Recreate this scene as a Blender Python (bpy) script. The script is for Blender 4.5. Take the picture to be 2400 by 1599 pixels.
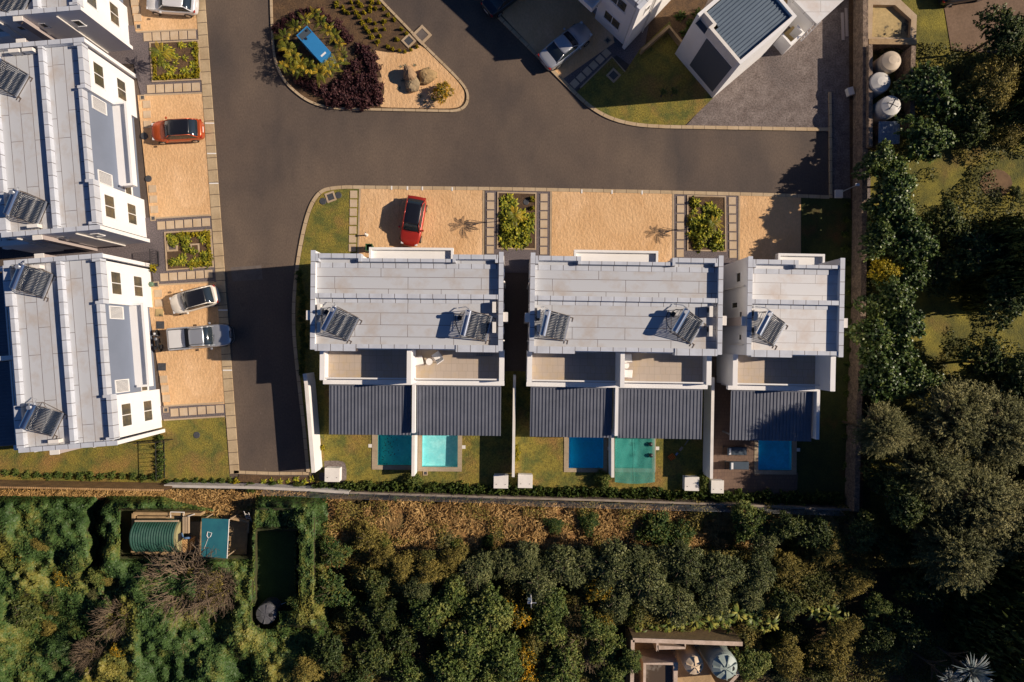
import bpy, bmesh, math, random
import numpy as np
from mathutils import Vector, Matrix
R = math.radians
random.seed(7); rng = np.random.default_rng(7)
for o in list(bpy.data.objects): bpy.data.objects.remove(o)
scene = bpy.context.scene; COL = scene.collection

# ------------------------------------------------------------------ camera, sky, sun
H = 60.0                                   # drone height in metres, 24 mm lens looking straight down
cam = bpy.data.objects.new('camera', bpy.data.cameras.new('camera')); COL.objects.link(cam)
cam.data.sensor_width = 36; cam.data.lens = 24; cam.location = (0, 0, H)
cam.data.clip_start = 0.5; cam.data.clip_end = 3000; scene.camera = cam
SUN_EL, SUN_AZ = 33.0, 4.9                 # azimuth from +x towards +y
w = bpy.data.worlds.new('World'); scene.world = w; w.use_nodes = True
nt = w.node_tree; bg = nt.nodes['Background']
sky = nt.nodes.new('ShaderNodeTexSky'); sky.sky_type = 'NISHITA'; sky.sun_disc = False
sky.sun_elevation = R(SUN_EL); sky.sun_rotation = R(90 - SUN_AZ)
tint = nt.nodes.new('ShaderNodeMix'); tint.data_type='RGBA'; tint.blend_type='MULTIPLY'; tint.inputs[0].default_value=1   # deep clear winter sky
tint.inputs[7].default_value=(.27,.49,.86,1); nt.links.new(sky.outputs[0], tint.inputs[6]); nt.links.new(tint.outputs[2], bg.inputs[0]); bg.inputs[1].default_value = 0.05
sl = bpy.data.lights.new('sun', 'SUN'); sl.energy = 5.0; sl.angle = R(0.5); sl.color = (1.0, 0.85, 0.69)
sun = bpy.data.objects.new('sun', sl); COL.objects.link(sun)
sd = Vector((math.cos(R(SUN_EL))*math.cos(R(SUN_AZ)), math.cos(R(SUN_EL))*math.sin(R(SUN_AZ)), math.sin(R(SUN_EL))))
sun.rotation_euler = (-sd).to_track_quat('-Z', 'Y').to_euler(); sun.location = sd*80
scene.view_settings.view_transform = 'Standard'; scene.view_settings.look = 'None'
scene.view_settings.exposure = 0.15; scene.view_settings.gamma = 1.0
scene.render.engine = 'CYCLES'

def P(px, py, z=0.0):
    """point of the place at height z, measured on the 2400 px survey picture"""
    s = (H - z)/1600.0
    return Vector(((px-1200)*s, (799.5-py)*s, z))

# ------------------------------------------------------------------ object helpers
def tag(o, label=None, cat=None, group=None, kind=None):
    if label: o['label'] = label
    if cat: o['category'] = cat
    if group: o['group'] = group
    if kind: o['kind'] = kind
    return o
def thing(name, label, cat, loc=(0,0,0), rz=0.0, group=None):
    o = bpy.data.objects.new(name, None); COL.objects.link(o); o.empty_display_size = .3
    o.location = loc; o.rotation_euler = (0, 0, rz)
    return tag(o, label, cat, group)
def kids(o): return [c for c in bpy.data.objects if c.parent == o]
def dup(o, parent=None):
    c = o.copy(); COL.objects.link(c); c.parent = parent
    for ch in list(KID.get(o.name, [])): dup(ch, c)
    return c
KID = {}
class MB:
    def __init__(s): s.v = []; s.f = []; s.u = []; s.m = []; s.cur = 0
    def add(s, vs, fs, u=None):
        n = len(s.v); s.v += [tuple(p) for p in vs]
        s.u += list(u) if u is not None else [p[0]*.7071+p[1]*.7071 for p in vs]
        s.f += [tuple(i+n for i in f) for f in fs]; s.m += [s.cur]*len(fs); return s
    def box(s, x0, x1, y0, y1, z0, z1, axis=None):
        vs = [(x0,y0,z0),(x1,y0,z0),(x1,y1,z0),(x0,y1,z0),(x0,y0,z1),(x1,y0,z1),(x1,y1,z1),(x0,y1,z1)]
        if axis is None: axis = 0 if abs(x1-x0) >= abs(y1-y0) else 1
        return s.add(vs, [(3,2,1,0),(4,5,6,7),(0,1,5,4),(1,2,6,5),(2,3,7,6),(3,0,4,7)], [p[axis] for p in vs])
    def prism(s, pts, z0, z1):
        n = len(pts); a = sum(pts[i][0]*pts[(i+1)%n][1]-pts[(i+1)%n][0]*pts[i][1] for i in range(n))
        if a < 0: pts = pts[::-1]
        vs = [(p[0],p[1],z0) for p in pts]+[(p[0],p[1],z1) for p in pts]
        return s.add(vs, [tuple(range(n-1,-1,-1)), tuple(range(n,2*n))]+[(i,(i+1)%n,(i+1)%n+n,i+n) for i in range(n)])
    def sheet(s, pts, z):
        n = len(pts); a = sum(pts[i][0]*pts[(i+1)%n][1]-pts[(i+1)%n][0]*pts[i][1] for i in range(n))
        if a < 0: pts = pts[::-1]
        return s.add([(p[0],p[1],z) for p in pts], [tuple(range(n))])
    def strip(s, path, wd, z0, z1, off=0.0):
        """wall or kerb along a path, offset sideways by off"""
        path = [Vector((p[0],p[1],0)) for p in path]; L=[]; Rr=[]; us=[]; d=0
        for i, p in enumerate(path):
            a = path[max(i-1,0)]; b = path[min(i+1,len(path)-1)]
            t = (b-a).normalized(); nrm = Vector((-t.y,t.x,0))
            k = 1.0
            if 0 < i < len(path)-1:
                t1 = (p-a).normalized(); k = 1/max(.5, abs(nrm.dot(Vector((-t1.y,t1.x,0)))))
            if i: d += (p-path[i-1]).length
            L.append(p+nrm*(off+wd/2)*k); Rr.append(p+nrm*(off-wd/2)*k); us.append(d)
        n = len(path); vs=[]; u=[]
        for i in range(n):
            for q,z in ((L[i],z0),(Rr[i],z0),(Rr[i],z1),(L[i],z1)): vs.append((q.x,q.y,z)); u.append(us[i])
        fs=[]
        for i in range(n-1):
            a=i*4; b=a+4
            fs += [(a+3,a+2,b+2,b+3),(a+1,a,b,b+1),(a+2,a+1,b+1,b+2),(a,a+3,b+3,b)]
        fs += [(0,1,2,3),(n*4-1,n*4-2,n*4-3,n*4-4)]
        return s.add(vs, fs, u)
    def tube(s, pts, r, seg=8, cap=True):
        pts = [Vector(p) for p in pts]; rs = r if isinstance(r,(list,tuple)) else [r]*len(pts)
        vs=[]; fs=[]
        for i,p in enumerate(pts):
            t = (pts[min(i+1,len(pts)-1)]-pts[max(i-1,0)]).normalized()
            a = t.orthogonal().normalized(); b = t.cross(a)
            vs += [p+(a*math.cos(2*math.pi*k/seg)+b*math.sin(2*math.pi*k/seg))*rs[i] for k in range(seg)]
        for i in range(len(pts)-1):
            fs += [(i*seg+k, i*seg+(k+1)%seg, (i+1)*seg+(k+1)%seg, (i+1)*seg+k) for k in range(seg)]
        if cap: fs += [tuple(range(seg-1,-1,-1)), tuple(range((len(pts)-1)*seg, len(pts)*seg))]
        return s.add(vs, fs)
    def lathe(s, prof, seg=24, c=(0,0,0)):
        vs=[(c[0]+r*math.cos(2*math.pi*k/seg), c[1]+r*math.sin(2*math.pi*k/seg), c[2]+z) for r,z in prof for k in range(seg)]
        fs=[(i*seg+k, i*seg+(k+1)%seg, (i+1)*seg+(k+1)%seg, (i+1)*seg+k) for i in range(len(prof)-1) for k in range(seg)]
        fs += [tuple(range(seg-1,-1,-1)), tuple(range((len(prof)-1)*seg, len(prof)*seg))]
        return s.add(vs, fs)
    def xf(s, M, start=0):
        for i in range(start, len(s.v)): s.v[i] = tuple(M @ Vector(s.v[i]))
        return s
    def build(s, name, mat, parent=None, smooth=False, bevel=0, center=False, sub=0):
        me = bpy.data.meshes.new(name); vs = s.v
        off = Vector((0,0,0))
        if center and parent is None:
            a = np.array(vs); off = Vector(((a[:,0].min()+a[:,0].max())/2, (a[:,1].min()+a[:,1].max())/2, a[:,2].min()))
            vs = [tuple(Vector(v)-off) for v in vs]
        me.from_pydata(vs, [], s.f); me.update()
        uv = me.uv_layers.new(name='UVMap'); li = np.empty(len(me.loops), dtype=np.int32); me.loops.foreach_get('vertex_index', li)
        ua = np.array(s.u, dtype=np.float32)[li]; dat = np.zeros((len(li),2), dtype=np.float32); dat[:,0]=ua; uv.data.foreach_set('uv', dat.ravel())
        for m in (mat if isinstance(mat,(list,tuple)) else [mat]): me.materials.append(m)
        if isinstance(mat,(list,tuple)): me.polygons.foreach_set('material_index', s.m)
        if smooth: me.polygons.foreach_set('use_smooth', [True]*len(me.polygons))
        o = bpy.data.objects.new(name, me); COL.objects.link(o); o.location = off
        if parent is not None: o.parent = parent; KID.setdefault(parent.name, []).append(o)
        if bevel:
            b = o.modifiers.new('bevel','BEVEL'); b.width = bevel; b.segments = 2; b.limit_method='ANGLE'; b.angle_limit=R(40)
        if sub:
            b = o.modifiers.new('sub','SUBSURF'); b.levels = sub; b.render_levels = sub
        return o

# ------------------------------------------------------------------ materials
def mat(name, col, rough=.8, col2=None, scale=1.0, amt=1.0, lo=.35, hi=.65, fine=0.0, fscale=20, bump=0.0, bscale=8, bdist=.05,
        metal=0.0, spec=.5, joint=None, jw=.035, jcol=(.12,.10,.10), col3=None, scale3=.3, stretch=None, lo3=.55, hi3=.7, spots=None):
    m = bpy.data.materials.new(name); m.use_nodes = True; N = m.node_tree.nodes; L = m.node_tree.links
    b = N['Principled BSDF']; b.inputs['Roughness'].default_value = rough; b.inputs['Metallic'].default_value = metal
    b.inputs['Specular IOR Level'].default_value = spec
    tc = N.new('ShaderNodeTexCoord'); vec = tc.outputs['Object']
    if stretch:
        mp = N.new('ShaderNodeMapping'); mp.inputs['Scale'].default_value = stretch; L.new(vec, mp.inputs[0]); vec = mp.outputs[0]
    def noise(sc, det=5, rgh=.6):
        n = N.new('ShaderNodeTexNoise'); n.inputs['Scale'].default_value = sc; n.inputs['Detail'].default_value = det
        n.inputs['Roughness'].default_value = rgh; L.new(vec, n.inputs['Vector']); return n.outputs['Fac']
    def ramp(f, a, c):
        r = N.new('ShaderNodeMapRange'); r.inputs[1].default_value=a; r.inputs[2].default_value=c; L.new(f, r.inputs[0]); return r.outputs[0]
    def mix(f, a, c, mode='MIX'):
        x = N.new('ShaderNodeMix'); x.data_type='RGBA'; x.blend_type = mode
        if isinstance(f,(int,float)): x.inputs[0].default_value=f
        else: L.new(f, x.inputs[0])
        for k,q in ((6,a),(7,c)):
            if isinstance(q, tuple): x.inputs[k].default_value=(*q,1)
            else: L.new(q, x.inputs[k])
        return x.outputs[2]
    cur = tuple(col)
    if col2 is not None: cur = mix(ramp(noise(scale), lo, hi), cur, tuple(col2))
    if col3 is not None: cur = mix(ramp(noise(scale3, 4), lo3, hi3), cur, tuple(col3))
    if spots:                               # scattered scuffs and dust, only inside a few large patches
        a_ = ramp(noise(2.2,8,.75), .64, .70); b_ = ramp(noise(.11,2), .52, .62); mm = N.new('ShaderNodeMath'); mm.operation='MULTIPLY'; L.new(a_, mm.inputs[0]); L.new(b_, mm.inputs[1])
        m2_ = N.new('ShaderNodeMath'); m2_.operation='MULTIPLY'; L.new(mm.outputs[0], m2_.inputs[0]); m2_.inputs[1].default_value=.5
        cur = mix(m2_.outputs[0], cur, tuple(spots)); cur = mix(ramp(noise(.9,6,.7), .60, .78), cur, (.075,.055,.045))
    if fine > 0:
        r = ramp(noise(fscale, 3, .7), .3, .7); g = N.new('ShaderNodeMapRange'); g.inputs[3].default_value=1-fine; g.inputs[4].default_value=1+fine
        L.new(r, g.inputs[0]); cx = N.new('ShaderNodeCombineColor')
        for k in range(3): L.new(g.outputs[0], cx.inputs[k])
        cur = mix(1.0, cur, cx.outputs[0], 'MULTIPLY')
    if joint:
        uv = N.new('ShaderNodeUVMap'); sx = N.new('ShaderNodeSeparateXYZ'); L.new(uv.outputs[0], sx.inputs[0])
        d = N.new('ShaderNodeMath'); d.operation='DIVIDE'; L.new(sx.outputs[0], d.inputs[0]); d.inputs[1].default_value=joint
        f = N.new('ShaderNodeMath'); f.operation='FRACT'; L.new(d.outputs[0], f.inputs[0])
        l = N.new('ShaderNodeMath'); l.operation='LESS_THAN'; L.new(f.outputs[0], l.inputs[0]); l.inputs[1].default_value=jw/joint
        cur = mix(l.outputs[0], cur, tuple(jcol))
    if isinstance(cur, tuple): b.inputs['Base Color'].default_value=(*cur,1)
    else: L.new(cur, b.inputs['Base Color'])
    if bump > 0:
        bp = N.new('ShaderNodeBump'); bp.inputs['Strength'].default_value=bump; bp.inputs['Distance'].default_value=bdist
        L.new(noise(bscale, 6, .65), bp.inputs['Height']); L.new(bp.outputs[0], b.inputs['Normal'])
    m['nodes_cur'] = 0
    return m
def brickmat(name, c1, c2, mortar, bw, rh, ms=.02, rough=.8, off=.5, var=.0, stain=None, rot=0, bump=0):
    m = bpy.data.materials.new(name); m.use_nodes=True; N=m.node_tree.nodes; L=m.node_tree.links
    b=N['Principled BSDF']; b.inputs['Roughness'].default_value=rough
    tc=N.new('ShaderNodeTexCoord'); mp=N.new('ShaderNodeMapping'); mp.inputs['Rotation'].default_value=(0,0,rot); L.new(tc.outputs['Object'], mp.inputs[0])
    t=N.new('ShaderNodeTexBrick'); L.new(mp.outputs[0], t.inputs['Vector']); t.offset=off; t.offset_frequency=2; t.squash=.72; t.squash_frequency=3
    t.inputs['Color1'].default_value=(*c1,1); t.inputs['Color2'].default_value=(*c2,1); t.inputs['Mortar'].default_value=(*mortar,1)
    t.inputs['Scale'].default_value=1; t.inputs['Mortar Size'].default_value=ms; t.inputs['Brick Width'].default_value=bw; t.inputs['Row Height'].default_value=rh
    n=N.new('ShaderNodeTexNoise'); n.inputs['Scale'].default_value=.55; n.inputs['Detail'].default_value=7; n.inputs['Roughness'].default_value=.65; L.new(tc.outputs['Object'], n.inputs['Vector'])
    r=N.new('ShaderNodeMapRange'); r.inputs[1].default_value=.48; r.inputs[2].default_value=.72; r.inputs[4].default_value=.85; L.new(n.outputs[0], r.inputs[0])
    x=N.new('ShaderNodeMix'); x.data_type='RGBA'; L.new(r.outputs[0], x.inputs[0]); L.new(t.outputs[0], x.inputs[6])
    x.inputs[7].default_value=(*(stain or c1),1)
    L.new(x.outputs[2], b.inputs['Base Color'])
    return m
def leafmat(name, cols, rough=.5, spec=.5):
    """cols: three natural leaf colours spread over the leaves by a per-leaf tone attribute"""
    m = bpy.data.materials.new(name); m.use_nodes=True; N=m.node_tree.nodes; L=m.node_tree.links
    b=N['Principled BSDF']; b.inputs['Roughness'].default_value=rough; b.inputs['Specular IOR Level'].default_value=spec
    a=N.new('ShaderNodeAttribute'); a.attribute_name='tone'
    oi=N.new('ShaderNodeObjectInfo'); ad=N.new('ShaderNodeMath'); ad.operation='MULTIPLY_ADD'; ad.inputs[1].default_value=.25; ad.inputs[2].default_value=-.12
    L.new(oi.outputs['Random'], ad.inputs[0]); sm=N.new('ShaderNodeMath'); sm.operation='ADD'; L.new(ad.outputs[0], sm.inputs[0]); L.new(a.outputs['Fac'], sm.inputs[1])
    r=N.new('ShaderNodeValToRGB'); e=r.color_ramp.elements; e[0].position=0; e[0].color=(*cols[0],1); e[1].position=1; e[1].color=(*cols[2],1)
    k=e.new(.5); k.color=(*cols[1],1)
    L.new(sm.outputs[0], r.inputs[0]); L.new(r.outputs[0], b.inputs['Base Color'])
    return m

m_asphalt = mat('asphalt', (.112,.081,.061), .85, (.067,.052,.045), .16, fine=.2, fscale=9, bump=.25, bscale=30, bdist=.02, col3=(.160,.116,.082), scale3=.09, lo3=.46, hi3=.72, stretch=(1,.55,1), spots=(.34,.27,.22))
m_apron = mat('gravel_apron', (.125,.098,.088), .9, (.20,.165,.15), 1.2, fine=.5, fscale=7, bump=.6, bscale=14, bdist=.05, col3=(.11,.09,.085), scale3=.15)
m_sand = mat('sand', (.72,.465,.245), .95, (.62,.375,.18), .45, fine=.13, fscale=7, bump=.7, bscale=4.5, bdist=.12, stretch=(1,.6,1), col3=(.80,.53,.30), scale3=.25)
m_gravel = mat('dark_gravel', (.10,.085,.09), .95, (.17,.14,.14), 9, fine=.5, fscale=14, bump=.6, bscale=20, bdist=.04)
m_paver = mat('sandstone_paver', (.56,.44,.31), .85, (.50,.37,.235), 1.5, fine=.08, fscale=12)
m_kerb = mat('kerb_stone', (.50,.385,.25), .9, (.42,.31,.185), .6, fine=.1, fscale=9, joint=1.0, jw=.04, jcol=(.12,.08,.05))
m_edge = mat('edging_stone', (.48,.37,.25), .9, (.40,.29,.18), .8, fine=.1, fscale=9)
m_sidewalk = mat('sidewalk_slab', (.50,.385,.24), .9, (.38,.28,.165), .5, fine=.1, fscale=6, joint=1.08, jw=.05, jcol=(.06,.04,.03))
m_lawn = mat('lawn', (.24,.195,.032), .95, (.115,.125,.026), .7, lo=.42, hi=.62, fine=.45, fscale=7, bump=1, bscale=11, bdist=.10, col3=(.30,.175,.05), scale3=.3, lo3=.5, hi3=.7)
m_lawn_dark = mat('shaded_lawn', (.06,.07,.015), .95, (.035,.05,.012), .8, fine=.3, fscale=9, bump=.6, bscale=13, bdist=.06, col3=(.10,.06,.02), scale3=.25)  # darker lawn copy, shade of the trees put into its colour
m_soil = mat('soil', (.13,.075,.035), .95, (.075,.045,.025), 1.3, fine=.4, fscale=8, bump=.8, bscale=9, bdist=.08)
m_earth = mat('earth', (.10,.058,.022), .95, (.045,.04,.014), .3, fine=.4, fscale=4, bump=1, bscale=4, bdist=.2, col3=(.16,.085,.03), scale3=.12)
m_field = mat('field_grass', (.25,.21,.03), .95, (.065,.07,.015), .4, fine=.3, fscale=6, bump=.8, bscale=8, bdist=.1, col3=(.17,.10,.035), scale3=.13)
m_white = mat('white_plaster', (.82,.81,.80), .85, (.78,.765,.74), .5, fine=.02, fscale=4)
m_white_cap = mat('wall_cap', (.80,.76,.70), .8, (.70,.66,.60), .9, fine=.03, fscale=6)
m_grey_wall = mat('grey_plaster', (.17,.20,.265), .85, (.155,.185,.245), .5)
m_cap = mat('flashing', (.55,.58,.635), .6, (.48,.50,.54), 1.2, fine=.03, fscale=7, joint=.98, jw=.045, jcol=(.10,.08,.075))
m_cap_pl = mat('flashing_plain', (.58,.58,.60), .6, (.50,.50,.52), 1.2, fine=.03, fscale=7)
m_roof = brickmat('roof_membrane', (.505,.52,.545), (.485,.50,.525), (.13,.10,.095), 5.7, .93, .020, .75, .37, stain=(.42,.365,.32))
m_roof_pale = brickmat('roof_membrane_pale', (.68,.68,.68), (.66,.655,.65), (.20,.17,.16), 4.7, .93, .012, .7, .43, stain=(.56,.48,.42))
m_tile = brickmat('terrace_tile', (.48,.40,.33), (.45,.37,.30), (.33,.27,.21), .62, .62, .012, .6, 0, stain=(.50,.37,.20))
m_metal_dark = mat('charcoal_sheet', (.155,.165,.20), .45, (.125,.135,.165), .7, metal=.2)
m_metal_blue = mat('blue_grey_sheet', (.14,.185,.235), .5, (.12,.16,.205), .6, metal=.2)
m_panel_grey = mat('dark_grey_render', (.075,.09,.115), .8)
m_glass = mat('window_glass', (.05,.05,.045), .12, (.10,.085,.05), 2.5, spec=.8)
m_frame = mat('white_frame', (.80,.78,.75), .5)
m_pipe = mat('white_pipe', (.78,.74,.68), .5)
m_duct = mat('duct_sheet', (.40,.34,.32), .6)
m_coping = mat('pool_coping', (.43,.34,.235), .85, (.33,.26,.175), 1.2, fine=.1, fscale=8, joint=.5, jw=.012, jcol=(.25,.19,.13))
m_steel = mat('stainless', (.72,.73,.75), .22, metal=1.0)
m_alu = mat('aluminium', (.62,.64,.67), .4, metal=.7)
m_tubeg = mat('collector_tube', (.02,.03,.05), .25, spec=.6)
m_rust = mat('stand_steel', (.12,.09,.07), .6)
m_black = mat('black_plastic', (.02,.02,.022), .5)
m_cover = mat('cast_iron_cover', (.045,.05,.06), .6, (.07,.07,.075), 6)
m_conc = mat('concrete', (.44,.30,.155), .9, (.31,.21,.11), 1.2, fine=.15, fscale=6, bump=.3, bscale=8)
m_conc_stain = mat('stained_concrete', (.50,.37,.17), .9, (.35,.26,.12), .9, fine=.15, fscale=5, col3=(.10,.085,.055), scale3=.9, lo3=.54, hi3=.62)
m_stone = mat('stone_wall', (.30,.22,.155), .95, (.15,.11,.085), 2.2, fine=.45, fscale=6, bump=1, bscale=5, bdist=.15)
m_wood = mat('fence_timber', (.60,.36,.15), .85, (.36,.21,.09), 1.2, joint=.16, jw=.03, jcol=(.06,.03,.015), fine=.15, fscale=5)
m_rubber = mat('tyre_rubber', (.02,.02,.02), .8)
m_rim = mat('alloy', (.45,.45,.47), .35, metal=.8)
m_carglass = mat('car_glass', (.02,.028,.035), .06, spec=.9)
m_redlamp = mat('tail_lamp', (.35,.02,.015), .2)
m_lamp = mat('head_lamp', (.7,.7,.7), .15)
# ------------------------------------------------------------------ the ground and everything laid on it
def G(pts, z=0.0): return [P(x, y, z) for x, y in pts]
def struct(name, pts, z, m, thick=None):
    b = MB()
    if thick: b.prism(G(pts, z), z-thick, z)
    else: b.sheet(G(pts, z), z)
    return tag(b.build(name, m, center=True), kind='structure')

# the five pools of the back gardens: x0,x1,y0,y1 on the survey picture
POOLS = [(885,967,1000,1091),(989,1073,1000,1095),(1333,1415,1003,1098),(1442,1528,1003,1098),(1777,1857,1005,1103)]
def pool_rect(q, g=0.0):
    c = P((q[0]+q[1])/2,(q[2]+q[3])/2,.1); W=(q[1]-q[0])*.0187-g; D=(q[3]-q[2])*.0187-g; M = Matrix.Rotation(R(-.5),3,'Z')
    return [c.xy.to_3d()+M@Vector(v) for v in ((-W,-D,0),(W,-D,0),(W,D,0),(-W,D,0))]
def struct_holes(name, pts, z, m, world=False, which=range(5)):
    """a ground sheet with real openings where the pools are dug"""
    bm = bmesh.new(); loops = [[Vector((p[0],p[1],0)) for p in (pts if world else G(pts, z))]]+[pool_rect(POOLS[i], .01) for i in which]
    for lp in loops:
        vs = [bm.verts.new((p.x,p.y,z)) for p in lp]
        for i in range(len(vs)): bm.edges.new((vs[i], vs[(i+1)%len(vs)]))
    bmesh.ops.triangle_fill(bm, use_beauty=True, use_dissolve=False, edges=bm.edges[:], normal=(0,0,1))
    bmesh.ops.recalc_face_normals(bm, faces=bm.faces[:])
    for f in bm.faces:
        if f.normal.z < 0: f.normal_flip()
    me = bpy.data.meshes.new(name); bm.to_mesh(me); bm.free(); me.materials.append(m); o = bpy.data.objects.new(name, me); COL.objects.link(o); return tag(o, kind='structure')

def vnoise(x, y, seed=0):
    """smooth value noise in 0..1 (numpy)"""
    r = np.random.default_rng(seed).random((64,64)); xi=np.floor(x).astype(int); yi=np.floor(y).astype(int)
    fx=x-xi; fy=y-yi; fx=fx*fx*(3-2*fx); fy=fy*fy*(3-2*fy); a=lambda i,j: r[i%64,j%64]
    return (a(xi,yi)*(1-fx)+a(xi+1,yi)*fx)*(1-fy)+(a(xi,yi+1)*(1-fx)+a(xi+1,yi+1)*fx)*fy

# one sheet to the horizon
struct_holes('ground', [(-1500,-1500),(1500,-1500),(1500,1500),(-1500,1500)], -.06, m_earth, True)
struct('field', [(2010,-400),(2900,-400),(2900,1250),(2010,1250)], -.03, m_field)
struct_holes('road', [(-500,-900),(2040,-900),(2040,1140),(-500,1140)], 0.0, m_asphalt)
m_patch = mat('asphalt_patch', (.15,.125,.11), .9, (.11,.09,.08), 1.5, fine=.2)
struct('road_patch', [(540,627),(612,622),(616,655),(545,660)], .004, m_patch)

def kerb(path, wpx, h=.12, m=m_kerb, name='kerb'):
    b = MB(); b.strip([P(x,y,h) for x,y in path], wpx*.0374, -.03, h); return tag(b.build(name, m, center=True), kind='structure')
def smooth(pts, n=3):
    for _ in range(n):
        q=[pts[0]]
        for a,c in zip(pts[:-1],pts[1:]): q += [(a[0]*.75+c[0]*.25,a[1]*.75+c[1]*.25),(a[0]*.25+c[0]*.75,a[1]*.25+c[1]*.75)]
        pts = q+[pts[-1]]
    return pts

# --- left street side
def LX(y): return 479.6+.0725*y
lx0, lx1 = (LX(-120), -120), (LX(1108), 1108)
b = MB(); b.strip([P(LX(y)-10.5,y,.12) for y in (-120,300,700,1110)], .79, -.03, .12)
tag(b.build('pavement', m_sidewalk, center=True), kind='structure')
def left_poly(x0,y0,x1,y1,slope=-.03):
    """patch between the house fronts and the pavement, x given at the house side"""
    return [(x0,y0-slope*0),(LX(y0)-21,y0+slope*(LX(y0)-x0)),(LX(y1)-21,y1+slope*(LX(y1)-x1)),(x1,y1)]
struct('sand_yard', left_poly(285,-110,318,74), .085, m_sand)
struct('sand_yard', left_poly(322,223,352,511), .085, m_sand)
struct('sand_yard', left_poly(340,667,384,952), .085, m_sand)
struct('gravel_path', left_poly(296,74,330,223), .08, m_gravel)
struct('gravel_path', left_poly(330,511,362,667), .08, m_gravel)
struct('gravel_path', left_poly(370,952,383,986), .08, m_gravel)
struct('lawn', [(372,986),(527,977),(539,1128),(360,1132)], .085, m_lawn)
struct('lawn', [(-400,1000),(375,985),(372,1131),(-400,1125)], .08, m_lawn)
# dark passage floor between the left houses
struct('side_passage', [(-300,540),(372,548),(375,612),(-300,600)], .081, m_gravel)
struct('side_passage', [(-300,60),(320,60),(325,150),(-300,150)], .081, m_gravel)

def paver(cx, cy, sx, sy, ang, par, z=.1):
    c = P(cx,cy,z); b = MB(); b.box(-sx/2,sx/2,-sy/2,sy/2,-.03,.035)
    b.xf(Matrix.Translation(c-par.location) @ Matrix.Rotation(ang,4,'Z')); return b.build('paver', m_paver, par)
def paver_row(name, pts, n, sx, sy, ang, label):
    (x0,y0),(x1,y1) = pts; c = P((x0+x1)/2,(y0+y1)/2,0)
    t = thing(name, None, None, c); t['kind']='structure'
    for i in range(n):
        k=i/(n-1); paver(x0+(x1-x0)*k, y0+(y1-y0)*k, sx, sy, ang, t)
    return t
a0 = R(3)
paver_row('stepping_stones', [(346,87),(450,82)], 6, .67, .74, a0, '')
paver_row('stepping_stones', [(354,209),(459,204)], 6, .67, .72, a0, '')
paver_row('stepping_stones', [(378,529),(483,521)], 6, .66, .70, a0, '')
paver_row('stepping_stones', [(385,650),(489,642)], 6, .66, .68, a0, '')
paver_row('stepping_stones', [(409,967),(515,959)], 6, .66, .68, a0, '')
for pts in ([(344,245),(345,267),(346,292)], [(358,443),(360,467),(362,491)], [(371,688),(372,709),(374,733)], [(384,889),(388,912),(390,934)],
            [(316,5),(320,22),(323,42)]):
    paver_row('stepping_stones', [pts[0],pts[-1]], 3, .66, .64, a0, '')
# --- row in front of the central houses
kp = [(722,1108),(713,1010),(703,920),(695,850),(688,780),(688,700),(696,625),(703,580),(712,535),(723,495),(735,468),(752,448),(775,441),(810,438.5),(860,439),(1200,443),(1500,449),(1800,456.5),(1944,462)]
kerb(kp[:3]+smooth(kp[3:14])+kp[14:], 8)
kerb([(1946,215),(1947,300),(1948,463)], 6, .2)
kerb(smooth([(1110,-30),(1160,30),(1200,70),(1290,160),(1350,220),(1385,252),(1430,278),(1490,293),(1560,297)],2)+[(1700,299.5),(1905,303),(1945,303)], 8)
struct('lawn', [(777,444),(757,451),(742,468),(729,496),(718,534),(709,580),(700,625),(692,700),(692,780),(700,860),(707,920),(716,1010),(727,1108),(760,1108),(760,640),(840,640),(845,441),(810,441)], .085, m_lawn)
struct('sand_yard', [(846,443),(1131,446),(1131,640),(838,640)], .09, m_sand)
struct('gravel_path', [(1137,446),(1290,449),(1290,640),(1137,640)], .08, m_gravel)
struct('sand_yard', [(1294,449),(1576,455),(1578,640),(1292,640)], .09, m_sand)
struct('gravel_path', [(1580,455),(1732,459),(1732,640),(1580,640)], .08, m_gravel)
struct('sand_yard', [(1735,459),(1877,463),(1877,640),(1733,640)], .09, m_sand)
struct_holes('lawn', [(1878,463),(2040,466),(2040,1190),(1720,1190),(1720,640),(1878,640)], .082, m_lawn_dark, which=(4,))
struct('gravel_apron', [(1603,300),(1683,212),(1560,110),(1700,-60),(1700,-300),(2040,-300),(2040,468),(1951,464),(1949,303)], .06, m_apron)
struct('bare_earth', [(1988,-200),(2034,-200),(2030,420),(2022,1190),(1996,1190),(1990,820),(2002,640),(1992,420)], .11, m_soil)
kerb([(1133.5,447),(1132.5,640)], 4, .11, m_edge, 'path_edging')
kerb([(1291.5,449),(1290,640)], 4, .11, m_edge, 'path_edging')
kerb([(1578,455),(1578,640)], 4, .11, m_edge, 'path_edging')
kerb([(1733,459),(1732,640)], 4, .11, m_edge, 'path_edging')
kerb([(843.5,443),(838,640)], 4, .11, m_edge, 'path_edging')
kerb([(320,75),(460,69)], 3.5, .1, m_edge, 'path_edging'); kerb([(338,223),(473,218)], 3.5, .1, m_edge, 'path_edging')
kerb([(358,512),(492,504)], 3.5, .1, m_edge, 'path_edging'); kerb([(370,668),(502,661)], 3.5, .1, m_edge, 'path_edging')
kerb([(384,952),(524,944)], 3.5, .1, m_edge, 'path_edging'); kerb([(384,985),(526,976)], 3.5, .1, m_edge, 'path_edging')
for x0,x1,y0,n in ((829,826,456,7),(1150,1149,461,7),(1275,1274,463,7),(1595,1594,469,7),(1716,1718,471,7)):
    paver_row('stepping_stones', [(x0,y0),(x1,y0+20.8*6)], n, .62, .66, 0, '')
m_mark = mat('white_marking', (.78,.76,.72), .7)
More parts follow.
